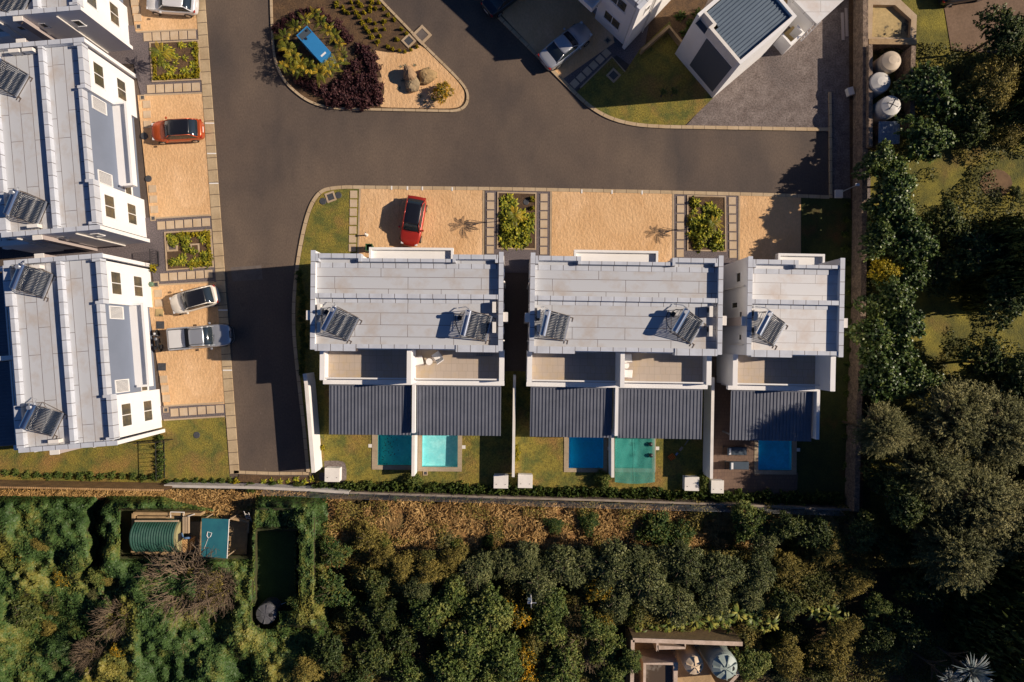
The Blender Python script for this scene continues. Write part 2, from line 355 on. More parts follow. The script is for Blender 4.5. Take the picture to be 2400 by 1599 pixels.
for pts in ((918,955,990,1060), (1363.6,1434.5,1505)):
    for x in pts[:4]:
        y = 439+ (x-860)*.0183+.6; b=MB(); b.box(-.06,.06,-.17,.17,0,.012); o=b.build('bay_marking', m_mark); o.location=P(x,y,.122); tag(o, kind='structure')
for y in (289,360,430,727,868):
    b=MB(); b.box(-.4,.4,-.05,.05,0,.012); o=b.build('bay_marking', m_mark); o.location=P(LX(y)-9.5,y,.122); tag(o, kind='structure')
# --- upper plot
m_drive = m_sand
struct('sand_yard', [(1118,-120),(1120,-25),(1205,67),(1318,186),(1440,100),(1400,-120)], .085, m_sand)
struct('gravel_path', [(1320,184),(1346,214),(1445,130),(1500,170),(1520,60),(1430,60)], .083, m_gravel)
struct('lawn', [(1352,216),(1386,248),(1432,274),(1490,289),(1560,293),(1606,293),(1690,212),(1590,110),(1570,50),(1500,115),(1466,167),(1437,134)], .09, m_lawn)
struct('garden_soil', [(1450,-120),(1720,-120),(1600,118),(1566,60),(1500,118),(1480,20)], .079, m_soil)
t = paver_row('stepping_stones', [(1346.7,196),(1421,125)], 6, .62, .62, R(45), '')
kerb([(1360,206),(1434,133),(1465,168)], 3, .1, m_edge, 'path_edging')
# --- planted island
isl = smooth([(634,-120),(635,0),(637,60),(641,125),(650,160),(668,192),(694,217),(724,238),(760,250),(800,255),(900,257),(1040,260),(1072,260),(1092,248),(1098,225),(1090,203),(1060,170),(1000,112),(960,70),(890,-2),(780,-120)],2)
b=MB(); b.prism(G(isl,.06),-.03,.06); tag(b.build('garden_soil', m_soil, center=True), kind='structure')
struct('sand_bed', smooth([(878,118),(925,126),(970,112),(985,102),(1050,166),(1084,204),(1090,224),(1084,246),(1066,255),(1000,254),(900,252),(888,250),(903,215),(895,180),(884,150),(874,130),(878,118)],2), .085, m_sand)
kerb(isl, 5.5, .14)
# --- back gardens
struct_holes('lawn', [(724,860),(1205,870),(1203,1165),(740,1150)], .075, m_lawn, which=(0,1))
struct_holes('lawn', [(1205,870),(1672,880),(1670,1180),(1203,1165)], .078, m_lawn, which=(2,3))
m_deck = brickmat('deck_paving', (.17,.105,.07), (.14,.085,.06), (.08,.05,.04), .3, .3, .012)
struct('paved_deck', [(1670,880),(1720,885),(1720,1015),(1775,1015),(1775,1105),(1870,1108),(1868,1160),(1670,1160)], .095, m_deck)
struct('gravel_patch', smooth([(748,1085),(757,1080),(800,1080),(812,1088),(812,1135),(748,1135),(748,1085)],1), .082, m_apron)
struct('garden_soil', [(560,1112),(745,1120),(745,1158),(555,1142)], .07, m_soil)
b=MB(); b.strip(G([(548,1106.5),(640,1110),(722,1110)],.12), .26, -.03,.12); tag(b.build('kerb', m_kerb, center=True), kind='structure')
struct('mown_clearing', [(598,1245),(690,1245),(690,1420),(598,1420)], .02, mat('deep_grass', (.045,.085,.02), .95, (.03,.06,.015), .8, fine=.3, fscale=8))
struct('dirt_track', [(2200,-60),(2420,-60),(2420,130),(2230,118)], .01, mat('dirt', (.20,.13,.085), .95, (.15,.095,.06), .5, fine=.2, fscale=5))
struct('bare_ring', [(2335+38*math.cos(a*.524),430+33*math.sin(a*.524)) for a in range(12)], .01, mat('bare_ring', (.20,.12,.06), .95, (.12,.07,.035), 1.2, fine=.3))

# --- dry grass bank below the wall
def patch(name, px0, px1, py0, py1, z0, amp, m, step=9, sc=.35, seed=3):
    xs=np.arange(px0,px1+1,step); ys=np.arange(py0,py1+1,step); X,Y=np.meshgrid(xs,ys)
    Z=z0+amp*(vnoise(X*sc*.0374,Y*sc*.0374,seed)*.7+.3*vnoise(X*sc*.1,Y*sc*.1,seed+1))
    vs=np.stack([(X-1200)*.0375,(799.5-Y)*.0375,Z],-1).reshape(-1,3); nx=len(xs)
    fs=[(j*nx+i,(j+1)*nx+i,(j+1)*nx+i+1,j*nx+i+1) for j in range(len(ys)-1) for i in range(nx-1)]
    b=MB(); b.add([tuple(v) for v in vs], fs); o=b.build(name,m,smooth=True); tag(o,kind='structure'); return o
m_dry = mat('dry_bank', (.40,.215,.075), .95, (.20,.11,.04), .5, fine=.4, fscale=6, bump=1, bscale=5, bdist=.25, col3=(.09,.085,.025), scale3=.2, lo3=.5, hi3=.62)
patch('grassy_bank', 702, 1980, 1180, 1330, -.05, .5, m_dry); patch('grassy_bank', 380, 702, 1150, 1222, -.04, .3, m_dry)

# --- covers and drains (each can be lifted out)
def cover(px, py, r, label, z=.09):
    b=MB(); b.lathe([(r,-.03),(r,.02),(r*.9,.035),(r*.55,.03),(.05,.03)], 24); o=b.build('manhole_cover', m_cover, smooth=False); o.location=P(px,py,z); return tag(o,label,'manhole cover',None)
cover(338,319,.32,'round black manhole cover beside the nose of the orange hatchback')
cover(348,419,.29,'round black manhole cover in the sand near the left house wall')
cover(461,1020,.29,'round black manhole cover in the lawn left of the road end')
cover(757,472,.30,'left of two black round covers on the corner lawn')
cover(793,458,.29,'right of two black round covers on the corner lawn')
cover(433,568,.34,'round black cover inside the planted square beside the left road', .1)
cover(1233,474,.26,'round grey cover between plants in the bed right of the red hatchback', .1)
def drain(px, py, s, ang, label, sc=None, z=.085, fill=None):
    t=thing('inspection_chamber', label, 'drain cover', P(px,py,z), ang); h=s/2; e=h*.66
    b=MB()
    for q in ((-h,h,e,h),(-h,h,-h,-e),(-h,-e,-e,e),(e,h,-e,e)): b.box(*q,-.03,.05)
    b.build('frame', m_edge, t); b=MB(); b.box(-e,e,-e,e,-.03,.015); b.build('lid', fill or m_cover, t); return t
drain(325,63,.45,a0,'small square drain at the top end of the gravel path by the upper left house')
drain(334,229,.45,a0,'small square drain beside the wall below the upper left planting bed')
drain(359,512,.45,a0,'small square drain where the gravel path meets the middle left house wall')
drain(366,667,.5,a0,'square drain with a green watering pot beside it by the cream hatchback')
drain(389,961,.45,a0,'small square drain at the start of the last paver path on the left')
drain(775,462,.85,R(20),'square pale framed chamber between two round covers on the corner lawn')
drain(958,96,.95,R(44),'square stone framed chamber inside the island bed by its diagonal kerb')
drain(989,82,1.25,R(44),'large raised square chamber sitting over the island kerb', z=.12, fill=m_patch)
drain(1438,177,.95,R(46),'square chamber in the shaded lawn by the upper driveway')
drain(1424,95,.5,R(46),'small square drain beside the silver sedan and the upper house wall')
drain(404,577,.95,a0,'pale square chamber on the left in the planted square by the road', z=.1, fill=m_patch)
drain(457,582,.8,a0,'half hidden square chamber on the right in the planted square by the road', z=.1, fill=m_soil)
drain(997,1109,.4,0,'small square skimmer lid below the pale turquoise pool')
for i,(x,y,c) in enumerate(((374,733,'yellowish'),(376,762,'dark'),(380,860,'dark'))):
    b=MB(); b.box(-.34,.34,-.33,.33,0,.05); o=b.build('ground_slab', m_conc_stain if c=='yellowish' else m_cover); o.location=P(x,y,.086)
    tag(o, ['yellowish square slab in the sand between the cream hatchback and the house','dark square slab in the sand above the motorcycle','dark square slab in the sand below the motorcycle'][i],'slab')
# ------------------------------------------------------------------ houses
ZR, ZP, ZT = 6.9, 7.4, 3.3                 # roof, parapet top, terrace floor
def part(name, m, par, fn, **k):
    b=MB(); fn(b); return b.build(name, m, par, **k)
def window(par, p, w, h, nrm, panes=2, horiz=True, dark=m_glass):
    """sash window on a wall: p centre, nrm '+y','-x','+x','-y'"""
    t=.05; b=MB(); W=w/2; Hh=h/2; fr=.055
    b.box(-W,W,-.02,t,-Hh,-Hh+fr); b.box(-W,W,-.02,t,Hh-fr,Hh); b.box(-W,-W+fr,-.02,t,-Hh+fr,Hh-fr); b.box(W-fr,W,-.02,t,-Hh+fr,Hh-fr)
    if panes==2: b.box(-.03,.03,-.02,t+.003,-Hh+fr,Hh-fr)
    if panes==3: b.box(-W+fr,W-fr,-.02,t+.003,-.03,.03)
    g=MB(); g.box(-W+fr,W-fr,-.02,.02,-Hh+fr,Hh-fr)
    s=MB(); s.box(-W-.05,W+.05,-.02,.09,-Hh-.07,-Hh)
    a={'+y':0,'-x':90,'-y':180,'+x':-90}[nrm]; M=Matrix.Translation(p)@Matrix.Rotation(R(a),4,'Z')
    f=b.xf(M).build('window', m_frame, par); g.xf(M).build('pane', dark, f); s.xf(M).build('sill', m_white, f)
    return f

def house(name, label, loc, rz, units=2, pale=False, side_win=(), group='white flat roofed houses of one design', box_l=True, box_r=True):
    t = thing(name, label, 'house', loc, rz, group)
    x0, x1 = -7.4, (7.4 if units==2 else 0.0); yf, yb = 3.8, -3.8
    roofm = m_roof_pale if pale else m_roof
    W = x1-x0; bays = [(x0+.45,-3.6)] + ([(3.6,x1-.45)] if units==2 else []); cen = (-3.6, 3.6 if units==2 else x1-.3)
    # outer walls (hollow ring so that terraces and roof sit inside), up to the roof
    def walls(b):
        for sx in (x0, x1-.3): b.box(sx, sx+.3, yb, yf, 0, ZP-.06)
        b.box(x0+.3, x1-.3, yb+.05, yb+.35, 0, ZR-.15)
        for a,c in bays: b.box(a, c, 3.2, 3.55, 0, ZP-.3)
    part('wall', m_white, t, walls)
    part('recessed_wall', m_grey_wall, t, lambda b: b.box(cen[0]+.003,cen[1]-.003,2.95,3.25,0,ZP-.3))
    part('roof', roofm, t, lambda b: b.box(x0+.3,x1-.3,yb+.352,3.19,ZR-.25,ZR), )
    # parapets with jointed flashing
    part('side_parapet', m_cap, t, lambda b: b.box(x0-.03,x0+.33,yb-.02,yf+.03,ZP-.06,ZP)); part('side_parapet', m_cap, t, lambda b: b.box(x1-.33,x1+.03,yb-.02,yf+.03,ZP-.06,ZP))
    def front(b):
        for a,c in bays:
            b.box(a-.1,c+.05,3.25,3.6,ZR-.3,ZP); b.box(a-.1,a+.12,2.95,3.249,ZR-.2,ZP-.003); b.box(c-.17,c+.05,2.95,3.249,ZR-.2,ZP-.003)
        b.box(cen[0]+.06,cen[1]-.06,3.0,3.26,ZR-.3,ZP-.1)
        b.box(x0+.3,x1-.3,2.55,2.94,ZR-.1,ZR+.05)
    part('front_parapet', m_cap, t, front)
    part('middle_upstand', m_cap, t, lambda b: (b.box(x0+.34,x1-.34,.18,.53,ZR-.1,ZP-.03), b.box(x0+.34,x1-.34,-.16,.179,ZR-.1,ZR+.04)))
    def back(b):
        b.box(x0+.33,-3.9,yb-.12,yb+.42,ZR-.3,ZP-.01)
        if units==2: b.box(3.8,x1-.33,yb-.12,yb+.42,ZR-.3,ZP-.01); b.box(-3.89,3.79,yb+.1,yb+.42,ZR-.3,ZP-.08)
        else: b.box(-3.89,x1-.33,yb+.1,yb+.42,ZR-.3,ZP-.08)
    part('back_parapet', m_cap, t, back)
    # front canopy tray
    def canopy(b):
        a,c=(-3.75,3.2) if units==2 else (-3.65,.2); y1=4.62; z=3.25
        b.box(a,c,3.252,y1-.2,z-.15,z); b.box(a,c,y1-.2,y1,z-.3,z+.35); b.box(a,a+.18,3.56,y1-.2,z-.3,z+.347); b.box(c-.18,c,3.56,y1-.2,z-.3,z+.347)
    part('canopy', m_white, t, canopy)
    # windows, louvres
    for a,c in bays:
        m=(a+c)/2
        window(t,(m,3.55,5.4),1.85,1.4,'+y'); window(t,(m,3.55,2.2),1.75,1.35,'+y')
    for sx in ((-1,1) if units==2 else (-1,)):
        x=sx*2.95
        def louvre(b):
            b.box(x-.52,x+.52,3.252,3.32,6.05,6.13); b.box(x-.52,x+.52,3.252,3.32,4.2,4.28); b.box(x-.52,x-.44,3.252,3.32,4.28,6.05); b.box(x+.44,x+.52,3.252,3.32,4.28,6.05)
            for k in range(9): b.box(x-.385+k*.092,x-.34+k*.092,3.262,3.31,4.28,6.05)
        part('louvre_panel', m_frame, t, louvre); part('louvre_back', m_panel_grey, t, lambda b: b.box(x-.435,x+.435,3.252,3.26,4.285,6.045))  # dark panel added behind the slats so the gaps read dark
        window(t,(sx*3.15,3.252,1.9),.9,1.0,'+y',panes=1)
    # side wall services
    for sx,on in ((x0,box_l),(x1,box_r)):
        s=-1 if sx==x0 else 1
        if on:
            part('service_duct', m_duct, t, lambda b: b.box(*( (sx-.36,sx) if s<0 else (sx,sx+.36) ), -1.5,-.85,.0,ZP-.25))
            part('duct_cap', m_white_cap, t, lambda b: b.box(*( (sx-.40,sx+.02-.05) if s<0 else (sx+.03,sx+.40) ), -1.54,-.81,ZP-.25,ZP-.17))
        part('downpipe', m_pipe, t, lambda b: b.tube([(sx+s*.09,1.6,ZP-.6),(sx+s*.09,1.6,.1)],.06,8))
        part('downpipe', m_pipe, t, lambda b: b.tube([(sx+s*.09,-3.0,ZP-.6),(sx+s*.09,-3.0,3.4)],.06,8))
        for y,z,ww,hh in (side_win if side_win else ((2.4,5.4,.6,.9),(-.3,5.5,.5,.7),(-2.2,5.4,.5,.7))):
            window(t,(sx,y,z),ww,hh,'-x' if s<0 else '+x',panes=1)
    # terrace: slab, parapets, rail
    ty0, ty1 = yb-2.75, yb+.048
    part('terrace_floor', m_tile, t, lambda b: b.box(x0+.31,x1-.31 if units==2 else x1-.31,ty0+.2,ty1,ZT-.2,ZT))
    part('terrace_edge', m_white, t, lambda b: b.box(x0-.12,x1+.12,ty0-.2,ty0+.198,ZT-.45,ZT+.06))
    def tw(b):
        b.box(x0-.1,x0+.3,ty0+.2,ty1-.052,0,ZT+1.15)
        if units==2: b.box(x1-.3,x1+.1,ty0+.2,ty1-.052,0,ZT+1.15)
        b.box(x0-.1+.4,x1-.3,ty0+.2,ty0+.35,0,ZT-.2)
    part('terrace_parapet', m_white, t, tw)
    def dw(b):
        if units==2: b.box(-.17,.17,ty0+.0,ty1-.052,ZT-.0,ZT+2.75)
        else: b.box(x1-.3,x1+.1,ty0+.0,ty1-.052,0,ZT+2.75)
    part('terrace_divider', m_white, t, dw)
    for a,c in ([(x0+.34,-.24),(.24,x1-.34)] if units==2 else [(x0+.34,x1-.36)]):
        part('balustrade', m_frame, t, lambda b: (b.box(a,c,ty0+.3,ty0+.42,ZT+.95,ZT+1.02), b.box(a,c,ty0+.34,ty0+.38,ZT+.1,ZT+.14),
            *[b.box(a+(c-a)*k/6-.02,a+(c-a)*k/6+.02,ty0+.34,ty0+.38,ZT,ZT+.95) for k in range(7)]))
    # terrace doors
    for sx in ((-1,1) if units==2 else (-1,)):
        window(t,(sx*3.7,yb+.05,ZT+1.15),3.4,2.15,'-y',panes=2)
    # ribbed veranda roofs behind, with the white wall between
    vy1, vy0 = ty0-.2, ty0-4.45
    for a,c in ([(x0+.25,-.3),(.2,x1-.15)] if units==2 else [(x0+.3,x1-.25)]):
        def rib(b, a=a, c=c):
            n=int(round((c-a)/.29)); p=(c-a)/n; z=2.72; pr=[]
            for k in range(n):
                q=a+k*p; pr += [(q,z),(q+p*.55,z),(q+p*.62,z+.05),(q+p*.92,z+.05)]
            pr.append((c,z)); m2=len(pr)
            vs=[(x,vy1,zz+.12) for x,zz in pr]+[(x,vy0,zz) for x,zz in pr]+[(x,vy1,zz+.08) for x,zz in pr]+[(x,vy0,zz-.04) for x,zz in pr]
            fs=[(i,i+m2,i+m2+1,i+1) for i in range(m2-1)]+[(i+2*m2,i+1+2*m2,i+3*m2+1,i+3*m2) for i in range(m2-1)]+[(i+m2,i+3*m2,i+3*m2+1,i+m2+1) for i in range(m2-1)]
            fs+=[(0,2*m2,3*m2,m2),(m2-1,2*m2-1,4*m2-1,3*m2-1)]
            b.add(vs,fs)
        part('veranda_roof', m_metal_dark, t, rib)
        part('ridge_flashing', m_metal_dark, t, lambda b: b.box(a+.01,c-.01,vy1-.14,vy1-.003,2.86,2.9))
        part('veranda_beam', m_metal_dark, t, lambda b: b.box(a+.1,c-.1,vy0+.35,vy0+.45,2.45,2.6))
        part('veranda_post', m_metal_dark, t, lambda b: (b.box(a+.15,a+.27,vy0+.34,vy0+.46,0,2.45)))
        part('veranda_post', m_metal_dark, t, lambda b: (b.box(c-.27,c-.15,vy0+.34,vy0+.46,0,2.45)))
    wx = .0 if units==2 else x1+.0
    part('veranda_wall', m_white, t, lambda b: b.box(wx-.13,wx+.13,vy0+.25,vy1+.0,2.0 if units==2 else 0,3.35))
    part('veranda_back_wall', m_white, t, lambda b: b.box(x0+.3,x1-.3,ty0-.0,ty0+.199,0,ZT-.451))
    return t

def place(p1, p2, z, lx, ly, rz):
    """world location so that local (lx,ly) lands on the point p1"""
    c = Vector((lx,ly,0)); c.rotate(Matrix.Rotation(rz,3,'Z')); q=P(*p1,z); return (q.x-c.x, q.y-c.y, 0)
HS = {}
HS[1] = house('terrace_house','white double house nearest the road corner, above the dark teal pool', place((729.5,587.5),None,ZP,-7.4,3.8,R(-.5)), R(-.5))
HS[2] = house('terrace_house','white double house in the middle of the row, above the netted pool', place((1245,593),None,ZP,-7.4,3.8,R(-.9)), R(-.9))
HS[3] = house('terrace_house','narrow white single house with the brightest roof at the right end of the row', place((1755,601.5),None,ZP,-7.4,3.8,R(-1.1)), R(-1.1), units=1, pale=True,
              side_win=((2.4,5.2,.8,1.0),(.2,4.4,.5,1.4),(-.6,5.9,.5,.6),(-2.4,5.9,.5,.6)))
HS[4] = house('terrace_house','white double house at lower left, sash windows facing the cream hatchback and silver pickup', place((239,594),None,ZP,-7.4,3.8,R(-85.5)), R(-85.5))
HS[5] = house('terrace_house','white double house at middle left, sash windows facing the orange hatchback', place((196,88),None,ZP,-7.4,3.8,R(-85.2)), R(-85.2))
HS[6] = house('terrace_house','white double house cut by the top left corner of the frame', place((188,22),None,ZP,7.4,3.8,R(-85.2)), R(-85.2))
HS[7] = house('terrace_house','white house turned diagonally at the top centre, behind the silver sedan', place((1500,22),None,ZP,-7.4,3.8,R(137)), R(137), box_l=False)

# --- block with the blue-grey ribbed roof, top right
def block():
    c0=P(1735,151,ZP); c1=P(1648,36,ZP); c2=P(1868,38,ZP); wv=(c1-c0); lv=(c2-c0); rz=math.atan2(lv.y,lv.x)
    L=lv.length; W=5.1
    t=thing('garage_block','tall white diagonal block with blue-grey ribbed roof and dark grey panel, top right','house',(c0.x,c0.y,0),rz)
    # local: x along the long side, y towards upper left
    part('wall', m_white, t, lambda b: (b.box(0,L,0,.25,0,ZP), b.box(0,L,W-.25,W,0,ZP), b.box(0,.25,.25,W-.25,0,6.2), b.box(L-.25,L,.25,W-.25,0,ZP)))
    part('parapet', m_white_cap, t, lambda b: (b.box(.0,.25,.25,W-1.35,6.2,ZP-.003), b.box(.45,.65,W-1.35,W-.25,6.2,ZP), b.box(.25,.65,W-1.55,W-1.351,6.2,ZP-.006)))
    part('lower_roof', m_panel_grey, t, lambda b: b.box(.0,.45,W-1.35,W-.25,6.2,6.3))
    part('front_panel', m_panel_grey, t, lambda b: b.box(-.03,.0,.35,W-1.7,.9,6.1))
    def rib(b):
        n=15; a,c=.35,W-.35; p=(c-a)/n; z=7.12
        for k in range(n):
            q=a+k*p; xa=.4 if q<W-1.9 else .75
            b.box(xa,L-.5,q,q+p*.62,z-.1,z); b.box(xa,L-.5,q+p*.62,q+p,z-.1,z+.06)
    part('ribbed_roof', m_metal_blue, t, rib)
    part('gutter', m_metal_blue, t, lambda b: (b.box(.25,L-.25,.25,.35,6.9,7.02), b.box(L-.5,L-.25,.35,W-.25,6.9,7.06)))
    return t
block()
def slab():
    z=3.6
    t=thing('low_roofed_wing','low wing with pale flat roof slab and white rail, right of the blue-grey ribbed roof','building',P(1880,0,0))
    o=t.location
    def pr(b,pts,z0,z1): b.prism([P(x,y,z1)-o for x,y in pts],z0,z1)
    part('roof', m_roof_pale, t, lambda b: pr(b,[(1868,-60),(1860,0),(1915,57),(1984,-6),(2030,-60)],3.2,z))
    part('wall', m_white, t, lambda b: pr(b,[(1870,-60),(1864,-2),(1913,50),(1975,-10),(2020,-60)],0,3.2))
    part('side_yard_floor', m_conc, t, lambda b: pr(b,[(1840,-40),(1838,2),(1890,62),(1908,50),(1864,-2),(1870,-60)],0,1.4))
    part('yard_wall', m_white, t, lambda b: b.strip([P(x,y,2.0)-o for x,y in ((1834,80),(1854,103),(1884,76),(1868,60))],.18,0,2.0))
    part('yard_floor', m_conc_stain, t, lambda b: pr(b,[(1836,80),(1854,100),(1880,76),(1862,58)],0,.5))
    part('handrail', m_frame, t, lambda b: (b.tube([P(1878,88,1.9)-o,P(1907,56,3.5)-o],.04,6),b.tube([P(1877,97,1.9)-o,P(1924,50,3.4)-o],.04,6),
          *[b.tube([P(1878+28*k,88-31*k,1.9+1.6*k)-o,P(1877+47*k*.7,97-47*k*.7,1.9+1.5*k)-o],.025,5) for k in (0,.25,.5,.75)]))
slab()

# --- solar water heaters
def solar():
    t=thing('solar_water_heater','x','water heater')
    part('tank', m_steel, t, lambda b: b.tube([(0,-1.02,1.12),(0,-.98,1.12),(0,.98,1.12),(0,1.02,1.12)],[.2,.27,.27,.2],18), smooth=False)
    part('feeder_tank', m_alu, t, lambda b: b.tube([(-.05,.72,1.36),(-.05,.72,1.56)],.15,14))
    def tubes(b):
        for k in range(16):
            y=-.93+k*.124; b.tube([(.12,y,1.08),(1.72,y,.18)],.04,8)
    part('collector_tubes', m_tubeg, t, tubes, smooth=True)
    def frame(b):
        for y in (-1.0,1.0):
            b.tube([(.1,y,1.03),(1.8,y,.08)],.018,6); b.tube([(-.1,y,0),(-.1,y,1.0)],.025,6); b.tube([(-.1,y,0),(1.8,y,.05)],.02,6); b.tube([(-.1,y,.05),(.75,y,.7)],.018,6)
        b.tube([(-.1,-1,.15),(-.1,1,.8)],.018,6); b.tube([(-.1,1,.15),(-.1,-1,.8)],.018,6)
    part('stand', m_rust, t, frame)
    part('bottom_rail', m_alu, t, lambda b: b.box(1.70,1.82,-1.0,1.0,.1,.2))
    def feet(b):
        b.box(1.8,1.84,-.9,.9,0,.03)
        for y in (-.9,.9): b.box(1.75,2.1,y-.03,y+.03,.0,.04); b.box(2.05,2.1,y-.3,y-.03,0,.04); b.box(1.8,1.85,y-.3,y-.03,0,.04)
    part('foot_bracket', m_rust, t, feet)
    part('pipework', m_black, t, lambda b: (b.tube([(-.3,-.9,.9),(-.5,-.7,.3),(-.9,-.2,.12),(-1.0,.4,.1)],.03,6), b.tube([(-.25,.8,1.0),(-.6,.7,.4),(-.8,.2,.15)],.025,6), b.box(-.75,-.45,.1,.45,.1,.45)))
    part('lagged_pipe', m_steel, t, lambda b: (b.tube([(.0,1.05,1.05),(-.35,1.2,.6),(-.9,1.0,.15)],.04,8)))
    return t
proto=solar(); first=True
for (x,y,ang,lab) in ((772,747,-27,'solar water heater on the left side of the roof above the dark teal pool'),
    (1092,757,-14,'solar water heater on the right side of the roof above the pale turquoise pool'),
    (1278,757,-13,'solar water heater on the left side of the middle double house roof'),
    (1595,752,-30,'solar water heater on the right side of the middle double house roof'),
    (1791,758,-28,'solar water heater on the brightest, single house roof at the right'),
    (28,474,-23,'solar water heater at the lower end of the middle left house roof'),
    (-16,163,-30,'solar water heater cut by the left edge on the middle left house roof'),
    (42,648,-22,'solar water heater at the upper end of the lower left house roof'),
    (67,975,-26,'solar water heater at the lower end of the lower left house roof'),
    (-12,-22,-28,'solar water heater cut by the top left corner of the frame')):
    o=proto if first else dup(proto); first=False
    o.location=P(x,y,ZR+1.1)-Vector((0,0,1.1)); o.location.z=ZR; o.rotation_euler=(0,0,R(ang)); tag(o,lab,'water heater','solar water heaters on the roofs')
# --- air conditioners beside them
def aircon():
    t=thing('air_conditioner','x','air conditioner')
    part('casing', m_white_cap, t, lambda b: b.box(-.14,.14,-.42,.42,.06,.62), bevel=.015)
    part('fan_grille', m_black, t, lambda b: (b.tube([(-.16,.12,.34),(-.141,.12,.34)],.22,18)))
    part('foot', m_rust, t, lambda b: b.box(-.16,.16,-.3,-.24,0,.06)); part('foot', m_rust, t, lambda b: b.box(-.16,.16,.24,.3,0,.06))
    return t
pa=aircon(); first=True
for h,places in ((1,((-6.75,-.75),(-6.75,-2.1),(6.72,-.45),(6.74,-2.0))),(2,((-6.75,-.8),(-6.75,-2.15),(6.5,-.5),(6.5,-2.0))),(3,((-6.8,-.7),(-6.75,-2.0))),(4,((-6.75,-1.4),(6.75,-1.0))),(5,((-6.8,-1.6),(-6.8,-.55),(6.75,-1.3)))):
    for k,(lx,ly) in enumerate(places):
        o=pa if first else dup(pa); first=False; Hh=HS[h]; v=Vector((lx,ly,0)); v.rotate(Matrix.Rotation(Hh.rotation_euler.z,3,'Z'))
        o.location=(Hh.location.x+v.x,Hh.location.y+v.y,ZR); o.rotation_euler=Hh.rotation_euler
        where={1:'on the roof above the dark teal pool',2:'on the middle house roof',3:'on the brightest roof at the right',4:'on the lower left house roof',5:'on the middle left house roof'}[h]
        sd_={1:('upper left','lower left','upper right','lower right'),2:('upper left','lower left','upper right','lower right'),3:('upper','lower'),4:('upper end','lower end'),5:('inner upper end','outer upper end','lower end')}[h][k]
        tag(o,'white air conditioner, %s one %s'%(sd_,where),'air conditioner','air conditioners on the roofs')

# --- garden walls
def wall(path, wd, h, label, m=m_white, name='garden_wall', cat='wall', cap=None, z0=0.0, group=None):
    t=thing(name,label,cat,P(*path[len(path)//2]),0,group); pts=[P(x,y,h)-Vector((t.location.x,t.location.y,0)) for x,y in path]
    b=MB(); b.strip(pts,wd,z0,h); b.build('wall_body',m,t)
    b=MB(); b.strip(pts,wd+.03,h,h+.05); b.build('coping',cap or m_white_cap,t); return t
wall([(714,876),(718,900),(735,1108)],.28,2.3,'leaning white garden wall beside the end of the left road',)
wall([(969,1010),(968,1116)],.22,1.9,'white garden wall between the dark teal pool and the pale turquoise pool')
wall([(1206,880),(1203,1118)],.2,1.9,'long white wall between the two double house gardens')
wall([(1436,1010),(1436,1119)],.22,1.9,'white garden wall between the plain blue pool and the netted pool')
wall([(1671,885),(1667,1122)],.22,2.3,'long white wall left of the sun loungers')
wall([(1179,600),(1177,880)],.18,1.2,'low grey wall in the dark gap between the two double houses', m_grey_wall)
# bottom boundary: timber palisade then plaster wall with electric fence
wall([(-120,1139),(0,1142),(385,1149)],.12,2.7,'tall brown timber fence at the bottom left',m_wood,'timber_fence','fence',m_wood)
wall([(385,1139),(600,1143),(735,1149),(818,1155)],.2,1.3,'pale wall between the road end and the dry grass',m_white_cap,'boundary_wall','wall',mat('greyed_coping',(.52,.48,.43),.85,(.42,.38,.34),1.2))
wall([(820,1155),(1000,1161),(1200,1167),(1420,1173),(1650,1181),(1830,1188),(2006,1196)],.15,1.25,'long boundary wall between the gardens and the dry grass bank, right of the road end',m_stone,'boundary_wall','wall',mat('dull_coping',(.30,.25,.20),.9,(.20,.16,.12),1.2))
def efence():
    pts=[(620,1146),(655,1147),(692,1149),(729,1151)]+[(735+36*k,1152+1.05*k) for k in range(1,13)]+[(1240+72.7*k,1171+2.2*k) for k in range(0,11)]
    t=thing('electric_fence','thin electric fence leaning out from the boundary wall over the dry bank','fence',P(1200,1167)); o=Vector((t.location.x,t.location.y,0))
    for x,y in pts:
        p=P(x,y,1.2)-o; part('post', m_rust, t, lambda b: b.tube([p,p+Vector((0,-.32,1.0))],.022,5))
    for k in range(5):
        part('wire', m_alu, t, lambda b: b.tube([P(x,y,1.2)-o+Vector((0,-.32,1.0))*(.2+.19*k) for x,y in pts],.008,4))
efence()
wall([(2028,-200),(2028,105),(2027,360),(2024,640),(2022,760),(2013,960),(2007,1199)],.42,1.75,'rough stone boundary wall along the row of glossy trees at the right',m_stone,'stone_wall','wall',m_stone)
wall([(1504,118),(1568,62),(1602,104)],.2,.9,'low brown retaining wall in the shaded garden at the top',m_conc,'retaining_wall','wall',m_conc)
# gates and railings beside the left houses
def railing(pts,h,label,name='metal_gate'):
    t=thing(name,label,'gate',P(*pts[0])); o=Vector((t.location.x,t.location.y,0))
    part('frame', m_black, t, lambda b: [b.tube([P(*pts[0],h)*1-o+Vector((0,0,z-h)),P(*pts[1],h)-o+Vector((0,0,z-h))],.03,6) for z in (.15,h)])
    a=P(*pts[0],h)-o; c=P(*pts[1],h)-o; n=9
    for k in range(n+1):
        q=a.lerp(c,k/n); part('bar', m_black, t, lambda b: b.tube([(q.x,q.y,0),(q.x,q.y,h)],.018,5))
railing([(312,1040),(384,1036)],1.8,'black metal railing at the corner of the lower left house'); railing([(350,584),(352,620)],1.6,'black metal gate at the passage between the left houses')
railing([(364,1036),(366,1128)],1.6,'black railing overgrown with a hedge between the two left lawns','metal_railing')

